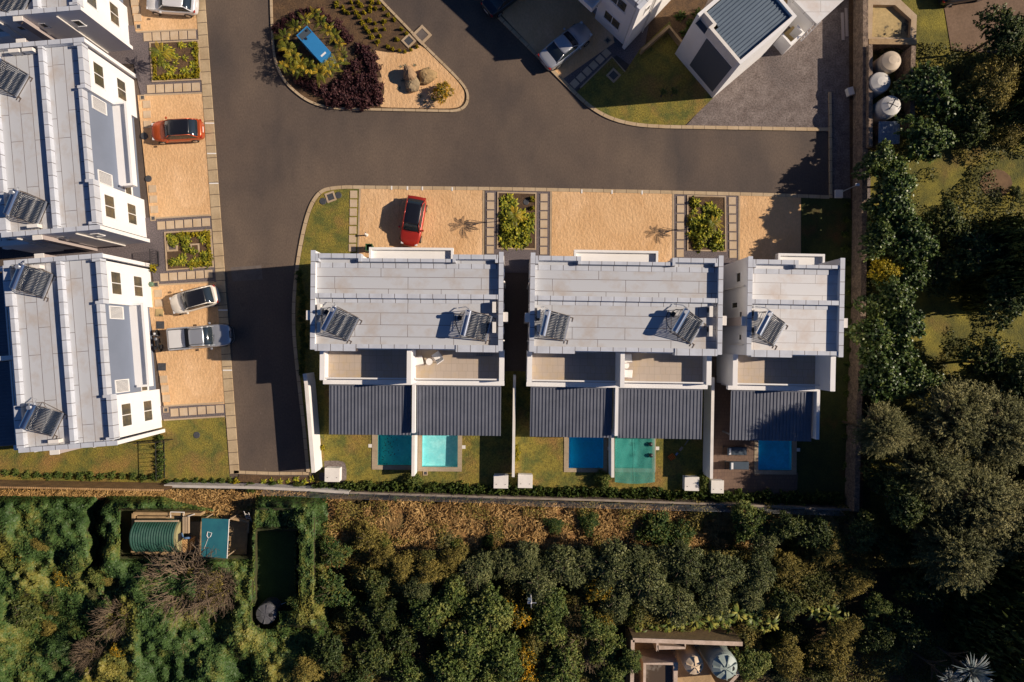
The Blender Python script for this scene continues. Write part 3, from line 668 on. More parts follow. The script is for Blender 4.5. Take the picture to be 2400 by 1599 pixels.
# ------------------------------------------------------------------ pools
m_water = bpy.data.materials.new('pool_water'); m_water.use_nodes=True; N=m_water.node_tree.nodes; L=m_water.node_tree.links; N.remove(N['Principled BSDF'])
tr_=N.new('ShaderNodeBsdfTransparent'); tr_.inputs[0].default_value=(.82,.96,.98,1); gl_=N.new('ShaderNodeBsdfGlossy'); gl_.inputs['Roughness'].default_value=.04
bp_=N.new('ShaderNodeBump'); bp_.inputs['Strength'].default_value=.25; bp_.inputs['Distance'].default_value=.04; nz_=N.new('ShaderNodeTexNoise'); nz_.inputs['Scale'].default_value=3.5; nz_.inputs['Detail'].default_value=3
tc_=N.new('ShaderNodeTexCoord'); L.new(tc_.outputs['Object'],nz_.inputs['Vector']); L.new(nz_.outputs['Fac'],bp_.inputs['Height']); L.new(bp_.outputs[0],gl_.inputs['Normal'])
mx_=N.new('ShaderNodeMixShader'); mx_.inputs[0].default_value=.045; L.new(tr_.outputs[0],mx_.inputs[1]); L.new(gl_.outputs[0],mx_.inputs[2]); L.new(mx_.outputs[0],N['Material Output'].inputs[0])
def pool(k,cop,col,label,deep,leaves=0):
    x0,x1,y0,y1=POOLS[k]
    c=P((x0+x1)/2,(y0+y1)/2,.1); t=thing('swimming_pool',label,'pool',(c.x,c.y,0),R(-.5)); s=.0374
    W=(x1-x0)*s/2; D=(y1-y0)*s/2; l,r,bt=[q*s for q in cop]
    def cp(b):
        b.box(-W-l,-W,-D-bt,D+.3,.0,.13); b.box(W,W+r,-D-bt,D+.3,.0,.131); b.box(-W,W,-D-bt,-D,.0,.13); b.box(-W,W,D,D+.3,.0,.13)
    part('coping', m_coping, t, cp)
    m=mat('pool_lining',col,.7,deep,1.4,lo=.4,hi=.62,fine=.10,fscale=5)  # mottling puts light patterns of the pool floor into the lining colour
    part('basin', m, t, lambda b: b.add([(-W,-D,-.62),(W,-D,-.62),(W,D,-.56),(-W,D,-.56),(-W,-D,.0),(W,-D,.0),(W,D,.0),(-W,D,.0)],[(0,1,2,3),(0,4,5,1),(1,5,6,2),(2,6,7,3),(3,7,4,0)]))
    part('entry_step', m, t, lambda b: (b.box(-W+.002,W-.002,D-.45,D-.003,-.55,-.25), b.box(-W+.002,W-.002,D-.9,D-.452,-.55,-.4)))
    part('water', m_water, t, lambda b: b.add([(-W,-D,-.04),(W,-D,-.04),(W,D,-.04),(-W,D,-.04)],[(0,1,2,3)]))
    part('skimmer_lid', m_white_cap, t, lambda b: b.box(*((-W-l-.32,-W-l-.003) if l>.3 and r<.2 else (W+r+.003,W+r+.3)),-.15,.15,.09,.12))
    if leaves:
        rr=random.Random(4)
        def lv(b):
            for _ in range(leaves):
                x=rr.gauss(-W*.45,W*.25); y=rr.gauss(0,D*.5); x=max(-W+.1,min(W-.1,x)); y=max(-D+.1,min(D-.1,y)); a=rr.random()*6
                b.add([(x+.05*math.cos(a+q*1.57),y+.05*math.sin(a+q*1.57)*(.5 if q%2 else 1),-.03) for q in range(4)],[(0,1,2,3)])
        o=part('floating_leaves', m_soil, t, lv); o['kind']='stuff'
    return t
pool(0,(13,0,10),(.16,.95,.86),'dark teal swimming pool with floating leaves, leftmost of the five',(.10,.80,.74),60)
pool(1,(9,10,10),(.30,.72,.72),'pale turquoise swimming pool, lightest of the five',(.46,.82,.80))
pool(2,(11,9,9),(.01,.66,.93),'plain blue swimming pool in the left half of the middle garden',(.01,.60,.86))
pool(3,(0,9,9),(.06,.42,.38),'swimming pool under green netting in the middle garden',(.08,.48,.44))
pool(4,(9,10,9),(.01,.62,.90),'blue swimming pool beside the two sun loungers',(.01,.50,.76))
# net over the pool
def net():
    t=thing('pool_net','translucent green safety net stretched over the pool in the middle garden','pool cover',P(1484,1070)); o=Vector((t.location.x,t.location.y,0))
    m=mat('green_net',(.03,.27,.22),.6,(.05,.34,.28),1.2); N=m.node_tree.nodes; N['Principled BSDF'].inputs['Alpha'].default_value=.58
    n1,n2=24,30; vs=[]; 
    for j in range(n2):
        for i in range(n1):
            u=i/(n1-1); v=j/(n2-1); x=1440+94*u; y=1005+127*v+(4*math.sin(u*3.1)-3 if v==1 else 0)
            z=.17+.06*vnoise(np.array(u*9.),np.array(v*9.),5)+.02*math.sin(u*20+v*9)
            p=P(x,y,0)-o; vs.append((p.x,p.y,float(z)))
    part('mesh', m, t, lambda b: b.add(vs,[(j*n1+i,(j+1)*n1+i,(j+1)*n1+i+1,j*n1+i+1) for j in range(n2-1) for i in range(n1-1)]), smooth=True)
    part('seam', mat('net_seam',(.10,.42,.36),.6), t, lambda b: b.tube([P(1484,1005,.24)-o,P(1485,1070,.25)-o,P(1486,1128,.22)-o],.012,5))
    part('float_ball', m_black, t, lambda b: b.lathe([(.02,0),(.15,.05),(.2,.16),(.15,.27),(.02,.32)],12,tuple(P(1524,1041,.2)-o)))
    part('float_ball', m_black, t, lambda b: b.lathe([(.02,0),(.15,.05),(.2,.16),(.15,.27),(.02,.32)],12,tuple(P(1525,1067,.2)-o)))
net()
# pump boxes
def pumpbox(px,py,w,d,label,h=.85):
    t=thing('pump_box',label,'pump box',P(px,py,h)*1,R(-1),'white pump boxes along the bottom hedge'); t.location.z=.08
    part('body', m_white, t, lambda b: b.box(-w/2,w/2,-d/2,d/2,0,h-.1)); part('lid', m_white_cap, t, lambda b: b.box(-w/2-.03,w/2+.03,-d/2-.03,d/2+.03,h-.1,h), bevel=.02)
    for sx in (-1,1): part('handle', m_black, t, lambda b: b.box(sx*w*.32-.04,sx*w*.32+.04,-.2*d-.02,-.2*d+.02,h,h+.03))
pumpbox(779,1113,1.25,1.15,'white pump box on the gravel patch, leftmost of the five'); pumpbox(1174,1129,1.2,1.1,'white pump box left of the long wall between the double house gardens')
pumpbox(1231,1128,1.2,1.1,'white pump box right of the long wall between the double house gardens'); pumpbox(1621,1134,1.2,1.15,'leaf shaded white pump box below the orange cushion')
pumpbox(1681,1141,1.05,1.05,'white pump box at the corner of the brown paved deck')
# ------------------------------------------------------------------ vehicles
def loft(b, rows):
    """rows: list of half sections [(x,y,z)...] from sill to centre line, mirrored"""
    n=len(rows[0]); vs=[]; fs=[]
    for r in rows:
        full=[(x,y,z) for x,y,z in r]+[(x,-y,z) for x,y,z in reversed(r[:-1])]; vs+=full
    m=2*n-1
    for i in range(len(rows)-1):
        fs+=[(i*m+k,i*m+k+1,(i+1)*m+k+1,(i+1)*m+k) for k in range(m-1)]
    fs+=[tuple(range(m-1,-1,-1)), tuple(range((len(rows)-1)*m,len(rows)*m))]
    return b.add(vs,fs)
def car(label, px, py, ang, L=4.1, W=1.78, Hc=1.5, paint=None, roofm=None, kind='hatch', zc=.8, group='cars parked at the houses'):
    t=thing('pickup_truck' if kind=='pickup' else 'parked_car',label,'car',P(px,py,zc),R(ang),group); t.location.z=.09
    hl=L/2; hw=W/2; belt={'hatch':.95,'sedan':.92,'pickup':1.12}[kind]
    # plan half width and bonnet height along the length (front is +x)
    if kind=='pickup': st=[(-1,.93,.98),(-.97,.97,1.08),(-.5,1,1.1),(0,1,1.12),(.45,1,1.12),(.62,.99,1.1),(.80,.95,1.04),(.90,.86,.98),(.96,.74,.9),(1,.5,.78)]
    elif kind=='sedan': st=[(-1,.52,.80),(-.975,.70,.93),(-.93,.84,.98),(-.85,.93,1.0),(-.6,.99,1.0),(-.2,1,.94),(.3,1,.93),(.5,.99,.92),(.75,.93,.84),(.87,.82,.77),(.95,.68,.70),(1,.42,.60)]
    else: st=[(-1,.56,.88),(-.975,.74,.98),(-.92,.87,1.0),(-.8,.96,1.0),(-.5,1,.98),(0,1,.95),(.35,1,.96),(.55,.98,.96),(.72,.93,.90),(.86,.83,.82),(.95,.68,.73),(1,.42,.62)]
    rows=[]
    for x,wf,z in st:
        x*=hl; w_=hw*wf
        rows.append([(x,w_*.9,.24),(x,w_*.99,.36),(x,w_,.60),(x,w_*.985,z-.13),(x,w_*.93,z-.03),(x,w_*.8,z),(x,w_*.4,z+.03),(x,0,z+.035)])
    b=MB(); loft(b,rows); body=b.build('body',paint,t,smooth=True,sub=1)
    # greenhouse: base and top outlines
    if kind=='pickup': xb0,xb1,xt0,xt1=-.27*hl,.50*hl,-.22*hl,.26*hl
    elif kind=='sedan': xb0,xb1,xt0,xt1=-.72*hl,.40*hl,-.36*hl,.08*hl
    else: xb0,xb1,xt0,xt1=-.90*hl,.46*hl,-.66*hl,.16*hl
    wb,wt=hw*.92,hw*(.77 if kind!='pickup' else .82)
    zb=belt-.02; zt=Hc
    n=5
    def outl(x0,x1,w_,z,bow):
        return [(x1,w_*.82,z),(x1+bow,0,z+.0),(x1,-w_*.82,z)],[(x0,w_*.82,z),(x0-bow*.6,0,z),(x0,-w_*.82,z)]
    rows=[]
    for k in range(9):
        u=k/8; xb=xb0+(xb1-xb0)*u
        # profile height of the cabin along its length
        if xb<xt0: q=(xb-xb0)/(xt0-xb0)
        elif xb>xt1: q=(xb1-xb)/(xb1-xt1)
        else: q=1
    xs=[xb0,(xb0*.5+xt0*.5),xt0,(xt0*.6+xt1*.4),xt1,(xt1*.5+xb1*.5),xb1]; hs=[0,.56,.97,1.0,.97,.53,0]
    rows=[]
    for x,q in zip(xs,hs):
        z=zb+(zt-zb)*q; wl=wb+(wt-wb)*q
        bow=.10*hl*.6*(1 if x>=xt1 else (-.4 if x<=xt0 else 0))
        rows.append([(x-bow*.8,wb*.985 if 0<q<1.1 else wb*.9,zb-.03),(x-bow*.7,(wb*.97 if q>0 else wb*.89),zb+.02),(x-bow*.4,wl*.985,z-.06 if q>0.1 else zb+.03),(x-bow*.3,wl*.88,z-.01 if q>.1 else zb+.035),(x,wl*.5,z+.015),(x,0,z+.025)])
    b=MB(); loft(b,rows); b.build('cabin',m_carglass if kind!='x' else paint,t,smooth=True,sub=1)
    # roof panel, sits over the glass cabin
    rm=roofm or paint
    b=MB(); rr=[]
    for x,q in ((xt0+.02,.0),(xt0+.16,.025),((xt0+xt1)/2,.04),(xt1-.12,.025),(xt1+.02,.0)):
        z=zt+q-.005; rr.append([(x,wt*.99,z-.10),(x,wt*.93,z-.03),(x,wt*.6,z+.01),(x,0,z+.018)])
    loft(b,rr); b.build('roof',rm,t,smooth=True,sub=1)
    # pillars
    for s in (-1,1):
        b=MB()
        b.tube([(xb1-.05,s*wb*.90,zb+.03),(xt1+.0,s*wt*.94,zt-.05)],.035,6); b.tube([(xb0+.06,s*wb*.90,zb+.03),(xt0+.02,s*wt*.94,zt-.05)],.05,6)
        b.tube([(xt0,s*wt*.95,zt-.04),(xt1,s*wt*.95,zt-.04)],.03,6)
        b.build('pillar',paint,t,smooth=True)
        part('mirror',paint if kind!='x' else m_black,t,lambda b: b.box(xb1-.38,xb1-.22,s*(hw+.02),s*(hw+.19),zb+.0,zb+.14),bevel=.03)
        part('tail_lamp',m_redlamp,t,lambda b: b.box(-hl*.985,-hl*.93,s*hw*.62,s*hw*.87,.74,.9),bevel=.02)
        part('head_lamp',m_lamp,t,lambda b: b.box(hl*.86,hl*.95,s*hw*.55,s*hw*.78,.60,.76),bevel=.02)
        for xw in (-.62*hl,.64*hl):
            w_=MB(); w_.tube([(xw,s*(hw-.20),.33),(xw,s*(hw+.0),.33)],.33,20); wh=w_.build('wheel',m_rubber,t)
            part('rim',m_rim,wh,lambda b: b.tube([(xw,s*(hw-.01),.33),(xw,s*(hw+.012),.33)],.21,14))
    # window frames across: windscreen and rear glass edges
    part('wiper',m_black,t,lambda b: b.tube([(xb1+.02,.1,zb+.07),(xb1-.05,-.5,zb+.09)],.012,4))
    part('rear_number_plate',m_white,t,lambda b: b.box(-hl-.012,-hl+.01,-.25,.25,.55,.66))
    if kind=='pickup':
        x0,x1=-hl*.95,-.31*hl
        part('load_bed',m_black,t,lambda b: b.box(x0,x1,-hw*.84,hw*.84,.9,1.16))
        part('bed_cover',mat('bed_cover',(.62,.62,.62),.5),t,lambda b: b.box(x0+.02,x1-.32,-hw*.78,hw*.78,1.161,1.20),bevel=.02)
        part('bed_rail',paint,t,lambda b: (b.box(x0-.04,x1,hw*.845,hw*.97,1.0,1.2),b.box(x0-.04,x1,-hw*.97,-hw*.845,1.0,1.2),b.box(x0-.1,x0-.002,-hw*.845,hw*.845,1.0,1.19)))
        part('bull_bar',m_black,t,lambda b: (b.tube([(hl*.93,-hw*.85,.75),(hl+.08,-hw*.5,.78),(hl+.12,0,.8),(hl+.08,hw*.5,.78),(hl*.93,hw*.85,.75)],.06,6),b.tube([(hl+.1,-.3,.8),(hl-.05,-.3,1.05),(hl-.05,.3,1.05),(hl+.1,.3,.8)],.035,6)))
        for s in (-1,1): part('roof_bar',m_black,t,lambda b: b.box(xt0+.1,xt1-.1,s*wt*.8-.02,s*wt*.8+.02,zt+.02,zt+.06))
    if kind=='sedan':
        part('aerial',m_black,t,lambda b: b.tube([(xt0+.1,0,zt),(xt0-.0,0,zt+.14)],.012,4))
    return t
def paint(name,c,metal=.3): 
    m=mat(name,c,.28,metal=metal,spec=.6); m.node_tree.nodes['Principled BSDF'].inputs['Coat Weight'].default_value=.5; return m
m_orange=paint('orange_red_paint',(.50,.085,.02)); m_red=paint('red_paint',(.42,.03,.018)); m_cream=paint('cream_paint',(.82,.76,.66),.1)
m_silver=paint('silver_paint',(.48,.50,.53),.55); m_silverw=paint('pale_silver_paint',(.74,.74,.75),.2); m_darkc=paint('dark_paint',(.02,.025,.035)); m_blackroof=paint('black_roof',(.012,.013,.018),.1)
car('orange red hatchback with black roof, parked nose to the middle left house',414,306,183,4.5,1.88,1.6,m_orange,m_blackroof)
car('red hatchback with black panoramic roof alone on the sand above the row of houses',968,519,-100,4.35,1.84,1.56,m_red,m_blackroof)
car('cream hatchback with black roof and red tail lamps beside the silver pickup',454,703,195,4.2,1.85,1.56,m_cream,m_blackroof)
car('silver double cab pickup with bull bar, nose over the pavement edge',468,790,5,5.45,1.98,1.8,m_silver,None,'pickup',1.0)
car('pale silver hatchback cut by the top edge, parked nose to the upper left house',401,6,176,4.4,1.85,1.56,m_silverw,m_silverw)
car('silver sedan on the shaded upper driveway, tail to the road',1326,106,39,5.0,1.98,1.5,m_silver,None,'sedan')
car('dark car cut by the top edge in the shaded driveway left of the silver sedan',1185,-12,39,4.4,1.8,1.45,m_darkc,None,'sedan')
car('black car barely visible at the top edge above the dirt track',2262,-22,10,4.3,1.8,1.45,m_darkc,None,'hatch')

# motorcycle by the wall
def moto():
    t=thing('motorcycle','dark motorcycle parked between the pickup tail and the lower left house wall','motorcycle',P(371,799,.5),R(100)); t.location.z=.09
    for x in (-.68,.68):
        w_=part('wheel',m_rubber,t,lambda b: b.lathe([(.22,-.05),(.31,-.05),(.33,0),(.31,.05),(.22,.05)],20)); w_.location=(x,0,.33); w_.rotation_euler=(R(90),0,0)
    part('frame',m_black,t,lambda b: (b.tube([(-.68,0,.33),(-.2,0,.45),(.2,0,.5),(.55,0,.85),(.68,0,.33)],.045,8),b.box(-.2,.2,-.13,.13,.3,.6)),bevel=.03)
    part('fuel_tank',paint('moto_paint',(.16,.17,.19)),t,lambda b: b.lathe([(.02,0),(.14,.03),(.17,.12),(.12,.24),(.02,.27)],14,(.15,0,.68)),smooth=True)
    part('seat',m_black,t,lambda b: b.box(-.55,.02,-.12,.12,.72,.82),bevel=.04)
    part('handlebar',m_alu,t,lambda b: b.tube([(.35,-.38,.98),(.48,-.15,1.0),(.48,.15,1.0),(.35,.38,.98)],.018,6))
    part('head_lamp',m_lamp,t,lambda b: b.lathe([(.02,-.06),(.09,-.05),(.1,.04),(.02,.07)],12,(.62,0,.85)))
    part('side_case',m_black,t,lambda b: (b.box(-.75,-.4,.15,.36,.45,.72)),bevel=.03); part('side_case',m_black,t,lambda b: (b.box(-.75,-.4,-.36,-.15,.45,.72)),bevel=.03)
moto()

# ------------------------------------------------------------------ small things
def bin_(px,py,label,c,s=.62,h=1.0,ang=0,z=.09):
    t=thing('wheelie_bin',label,'bin',P(px,py,h),R(ang)); t.location.z=z; m=mat('bin_plastic',c,.6)
    part('body',m,t,lambda b: (b.add([(-s*.4,-s*.4,0),(s*.4,-s*.4,0),(s*.4,s*.4,0),(-s*.4,s*.4,0),(-s/2,-s/2,h),(s/2,-s/2,h),(s/2,s/2,h),(-s/2,s/2,h)],[(3,2,1,0),(0,1,5,4),(1,2,6,5),(2,3,7,6),(3,0,4,7)])))
    part('rim',m,t,lambda b: (b.box(-s/2-.03,s/2+.03,-s/2-.03,-s/2+.03,h-.05,h),b.box(-s/2-.03,s/2+.03,s/2-.03,s/2+.03,h-.05,h),b.box(-s/2-.03,-s/2+.03,-s/2+.03,s/2-.03,h-.05,h),b.box(s/2-.03,s/2+.03,-s/2+.03,s/2-.03,h-.05,h)))
    part('wheel',m_rubber,t,lambda b: b.tube([(-s*.4,-s*.48,.1),(s*.4,-s*.48,.1)],.1,10))
bin_(865,580,'open dark green bin standing at the front left corner of the first double house',(.03,.09,.035),.55,1.0)
t=thing('hydrant','small white standpipe casting a shadow at the left edge of the sand lot','standpipe',P(858,550,.4)); t.location.z=.09
part('base',m_white_cap,t,lambda b: b.lathe([(.14,0),(.14,.05),(.06,.08),(.06,.55),(.09,.58),(.09,.66),(.03,.7)],14)); part('spout',m_black,t,lambda b: b.tube([(0,0,.6),(.0,.16,.6)],.04,8))
t=thing('watering_pot','round dull green watering pot beside the square drain by the cream hatchback','pot',P(354,666.5,.3)); t.location.z=.085
part('body',mat('dull_green',(.12,.19,.12),.6),t,lambda b: b.lathe([(.18,0),(.22,.1),(.22,.3),(.15,.38),(.04,.39)],18)); part('handle',mat('dull_green_handle',(.10,.16,.10),.6),t,lambda b: b.tube([(-.15,0,.36),(-.1,0,.5),(.1,0,.5),(.15,0,.36)],.02,6))

# blue cabin in the island
def cabin():
    c=P(735,103,2.2); t=thing('utility_cabin','bright blue utility cabin with grey louvre end among palms in the planted island','utility cabin',(c.x,c.y,.06),R(-48)); L,W,Hh=2.95,1.15,2.15
    mb=mat('blue_enamel',(.035,.23,.50),.45,(.03,.20,.45),.8)
    part('body',mb,t,lambda b: b.box(-L/2,L/2,-W/2,W/2,0,Hh-.06)); 
    part('roof',mb,t,lambda b: b.box(-L/2+.62,L/2+.04,-W/2-.04,W/2+.04,Hh-.06,Hh),bevel=.02)
    part('louvre_end',mat('louvre_dark',(.06,.08,.10),.6),t,lambda b: (b.box(-L/2+.06,-L/2+.60,-W/2+.06,W/2-.06,Hh-.06,Hh-.03)))
    part('end_frame',mb,t,lambda b: (b.box(-L/2-.04,-L/2+.05,-W/2-.04,W/2+.04,Hh-.06,Hh),b.box(-L/2+.05,-L/2+.617,-W/2-.04,-W/2+.05,Hh-.06,Hh),b.box(-L/2+.05,-L/2+.617,W/2-.05,W/2+.04,Hh-.06,Hh)))
    part('vent',m_black,t,lambda b: b.lathe([(.1,0),(.1,.06),(.02,.07)],12,(-.72,-.18,Hh))); part('vent',m_black,t,lambda b: b.lathe([(.09,0),(.09,.06),(.02,.07)],12,(-1.22,.32,Hh-.03)))
    part('label_plate',m_white,t,lambda b: b.box(1.14,1.30,-.24,.28,Hh,Hh+.006))
    part('door_seam',mat('blue_dark',(.02,.14,.33),.5),t,lambda b: (b.box(-1.0,1.0,-W/2-.006,-W/2,.2,.23),b.box(-.01,.01,-W/2-.006,-W/2,.23,2.0),b.box(-1.0,1.0,-W/2-.006,-W/2,2.0,2.03)))
cabin()
# boulders
def rock(px,py,sx,sy,h,label,seed,ang=0,c=(.42,.27,.15)):
    t=MB(); n1,n2=14,9; r=np.random.default_rng(seed); vs=[]
    for j in range(n2):
        ph=math.pi*j/(n2-1)
        for i in range(n1):
            a=2*math.pi*i/n1; rr=1+.0; q=.8+.45*vnoise(np.array(3+2*math.cos(a)+seed),np.array(4+2*math.sin(a)+1.7*math.cos(ph)),seed)
            vs.append((sx*math.sin(ph)*math.cos(a)*q,sy*math.sin(ph)*math.sin(a)*q,h*(.35+.65*math.cos(ph)*(.8+.4*(q-.8)))))
    fs=[(j*n1+i,j*n1+(i+1)%n1,(j+1)*n1+(i+1)%n1,(j+1)*n1+i) for j in range(n2-1) for i in range(n1)]
    fs=[f[::-1] for f in fs]; t.add(vs,fs); o=t.build('boulder',mat('boulder',c,.9,tuple(q*.6 for q in c),1.8,fine=.2,bump=.8,bscale=5,bdist=.08)); o.location=P(px,py,h*.4); o.location.z=.08; o.rotation_euler=(0,0,R(ang)); tag(o,label,'rock','boulders in the island')
rock(960,174,.5,.7,1.3,'tall brown boulder, uppermost of the three in the island sand',3,30); rock(966,198,.62,.72,.85,'grey brown boulder with a pale face, lowest of the three in the island sand',8,10,(.36,.27,.16)); rock(1001,179,.78,.66,.75,'golden boulder, rightmost of the three in the island sand',5,20,(.45,.30,.14))
rock(890,190,.32,.25,.3,'small flat stone at the edge of the purple shrubs in the island',15,20)
# lounge furniture
def chair(px,py,ang,label,z=ZT):
    t=thing('terrace_chair',label,'chair',P(px,py,z+.4),R(ang),'white terrace chairs'); t.location.z=z
    m=m_frame
    part('seat',m,t,lambda b: b.box(-.36,.36,-.33,.33,.32,.42),bevel=.04); part('backrest',m,t,lambda b: b.add([(-.36,-.33,.42),(-.28,-.33,.42),(-.28,.33,.42),(-.36,.33,.42),(-.56,-.33,.85),(-.50,-.33,.87),(-.50,.33,.87),(-.56,.33,.85)],[(3,2,1,0),(4,5,6,7),(0,1,5,4),(1,2,6,5),(2,3,7,6),(3,0,4,7)]))
    for s in (-1,1):
        part('armrest',m_duct,t,lambda b: b.box(-.34,.36,s*.38-.03,s*.38+.03,.52,.56))
        for x in (-.32,.32): part('leg',m_duct,t,lambda b: b.box(x-.02,x+.02,s*.38-.02,s*.38+.02,0,.52))
def table(px,py,label,r=.28,z=ZT):
    t=thing('side_table',label,'table',P(px,py,z+.5)); t.location.z=z
    part('table_top',m_frame,t,lambda b: b.lathe([(r,.46),(r,.5),(.02,.501)],24)); 
    for k in range(3): part('leg',m_frame,t,lambda b: b.tube([(r*.75*math.cos(k*2.09),r*.75*math.sin(k*2.09),0),(r*.5*math.cos(k*2.09),r*.5*math.sin(k*2.09),.46)],.015,5))
chair(981,846,12,'white lounge chair against the white divider, left of the round table'); chair(1025,836,125,'white lounge chair tilted towards the roof edge, right of the round table'); table(1006,848,'small round white table between two lounge chairs on the first house terrace')
chair(1471,840,5,'white lounge chair nearer the roof, in the shade line of the middle house terrace'); chair(1472,876,-5,'white lounge chair nearer the balustrade on the middle house terrace'); table(1467,857,'small round white table between two lounge chairs on the middle house terrace')
def lounger(px,py,label):
    t=thing('sun_lounger',label,'sun lounger',P(px,py,.4),R(-1),'sun loungers on the brown deck'); t.location.z=.095
    mc=mat('cushion_blue',(.05,.075,.105),.9,(.065,.09,.12),2)
    part('frame',m_black,t,lambda b: (b.box(-1.05,1.05,-.36,-.31,.25,.32),b.box(-1.05,1.05,.31,.36,.25,.32),b.box(-1.05,-1.0,-.31,.31,.25,.32),b.box(1.0,1.05,-.31,.31,.25,.32)))
    part('mattress',mc,t,lambda b: b.box(-.42,1.0,-.33,.33,.325,.42),bevel=.03)
    part('backrest',mc,t,lambda b: b.add([(-.42,-.32,.42),(-.42,.32,.42),(-.72,.32,.85),(-.72,-.32,.85),(-.45,-.32,.33),(-.45,.32,.33),(-.80,.32,.80),(-.80,-.32,.80)],[(0,3,2,1),(4,5,6,7),(0,1,5,4),(1,2,6,5),(2,3,7,6),(3,0,4,7)]))
    part('towel',m_white,t,lambda b: b.box(-.60,-.42,-.28,.28,.63,.66))
    for x in (-.95,.95):
        for s in (-1,1): part('leg',m_black,t,lambda b: b.box(x-.03,x+.03,s*.34-.03,s*.34+.03,0,.25))
lounger(1722,1057,'dark blue sun lounger, upper one beside the rightmost pool'); lounger(1727,1091,'dark blue sun lounger, lower one beside the rightmost pool')
# hammock-like garden swing with striped cushion
t=thing('striped_cushion','orange and red striped cushion lying on the shaded lawn below the veranda','cushion',P(1575,1072,.3),R(35)); t.location.z=.08
mo=mat('orange_stripe',(.75,.22,.02),.9); mr=mat('red_stripe',(.45,.05,.01),.9)
part('cushion',mo,t,lambda b: b.box(-.28,.28,-.24,.24,.0,.2),bevel=.05)
for k in range(4): part('stripe',mr,t,lambda b: b.box(-.28+.14*k,-.22+.14*k,-.23,.23,.2,.206))
def small(name,label,cat,px,py,z,ang,m,fn,**k):
    t=thing(name,label,cat,P(px,py,z),R(ang)); t.location.z=z; part('body',m,t,fn,**k); return t
o=tag(MB().box(-.2,.2,-.1,.1,0,.08).build('folded_towel',mat('pale_cloth',(.5,.36,.28),.9),bevel=.02),'pinkish folded towel on the shaded lawn above the striped cushion','towel'); o.location=P(1596,1052,.08); o.rotation_euler=(0,0,R(52))
o=tag(MB().box(-.13,.13,-.08,.08,0,.06).build('blue_sandals',mat('blue_cloth',(.35,.42,.65),.9),bevel=.02),'small pale blue folded cloth next to the striped cushion','cloth'); o.location=P(1586,1064,.08); o.rotation_euler=(0,0,R(52))
o=tag(MB().box(-.3,.3,-.04,.04,0,.05).build('garden_stick',mat('grey_cloth',(.3,.27,.25),.9)),'short grey stick on the shaded lawn near the veranda edge','stick'); o.location=P(1609,1037,.08); o.rotation_euler=(0,0,R(55))
# leaning ladder on the first terrace
t=thing('ladder','blue grey ladder lying in the shade on the first house terrace','ladder',P(1135,829,ZT+.1)); t.location.z=ZT
part('rails',m_metal_blue,t,lambda b: (b.box(-.7,.7,-.2,-.15,.02,.08),b.box(-.7,.7,.15,.2,.02,.08)))
for k in range(7): part('rung',m_metal_blue,t,lambda b: b.box(-.6+k*.2,-.57+k*.2,-.15,.15,.03,.07))

# ------------------------------------------------------------------ water tanks
def vtank(px,py,z,r,h,label,m,ribs=False,wedges=0,group=None):
    t=thing('water_tank',label,'water tank',(*P(px,py,h+z)[:2],z),R(20),group)
    prof=[(r,0)]
    if ribs:
        for k in range(8): prof+=[(r,h*.82*k/8+.02),(r*1.02,h*.82*(k+.5)/8),(r,h*.82*(k+1)/8)]
    prof+=[(r,h*.86),(r*.93,h*.93),(r*.4,h),(.02,h*1.01)]
    part('body',m,t,lambda b: b.lathe(prof,36),smooth=False)
    part('lid',m_black if wedges else m,t,lambda b: b.lathe([(r*.2,0),(r*.2,.07),(.02,.09)],18,(r*.45,-r*.2,h*.965)))
    if wedges:
        for k in range(wedges):
            a=2*math.pi*k/wedges; part('lid_rib',m,t,lambda b: b.add([(r*.1*math.cos(a),r*.1*math.sin(a),h*1.0),(r*.9*math.cos(a-.07),r*.9*math.sin(a-.07),h*.94),(r*.9*math.cos(a+.07),r*.9*math.sin(a+.07),h*.94),(r*.1*math.cos(a),r*.1*math.sin(a),h*1.03),(r*.9*math.cos(a-.05),r*.9*math.sin(a-.05),h*.99),(r*.9*math.cos(a+.05),r*.9*math.sin(a+.05),h*.99)],[(0,2,1),(3,4,5),(0,1,4,3),(1,2,5,4),(2,0,3,5)]))
    part('outlet_pipe',m_pipe,t,lambda b: b.tube([(r*.9,0,.2),(r+.35,0,.2),(r+.35,0,.05)],.035,6))
    return t
m_tank1=mat('cream_tank',(.55,.45,.33),.6,(.48,.39,.28),1); m_tank2=mat('grey_green_tank',(.36,.42,.38),.55,(.30,.36,.33),1); m_tank3=mat('dark_tank',(.13,.13,.14),.4,(.09,.09,.10),2)
m_tank_w=mat('white_tank',(.60,.58,.54),.5,(.52,.5,.46),1)
g='round water tanks in the walled compound at the top right'
vtank(2093,140,0,.86,3.0,'sunlit cream water tank, top one in the walled compound at the right',m_tank1,group=g); vtank(2067,190,0,.88,2.6,'half shaded pale water tank, middle one in the walled compound at the right',m_tank_w,group=g); vtank(2092,245,0,.88,3.2,'shaded pale water tank with dark cross lines, lowest in the walled compound at the right',m_tank_w,wedges=0,group=g)
part('cross_strap',m_black,bpy.data.objects['water_tank.002'],lambda b: (b.tube([(-.4,-.3,3.19),(0,0,3.25),(.4,.35,3.19)],.03,5),b.tube([(.35,-.35,3.19),(0,0,3.25),(-.35,.3,3.19)],.03,5)))
vtank(1629,1563,0,.82,3.4,'cream water tank with partly shaded lid in the compound at the bottom edge',mat('cream_tank_b',(.66,.52,.36),.6),wedges=5)
vtank(1701,1567,0,1.12,4.2,'large grey green water tank with wedge ribbed lid at the bottom edge',m_tank2,wedges=7)
vtank(622,1441,0,.90,1.7,'black water tank with radial ribbed lid below the mown clearing',m_tank3,wedges=6)
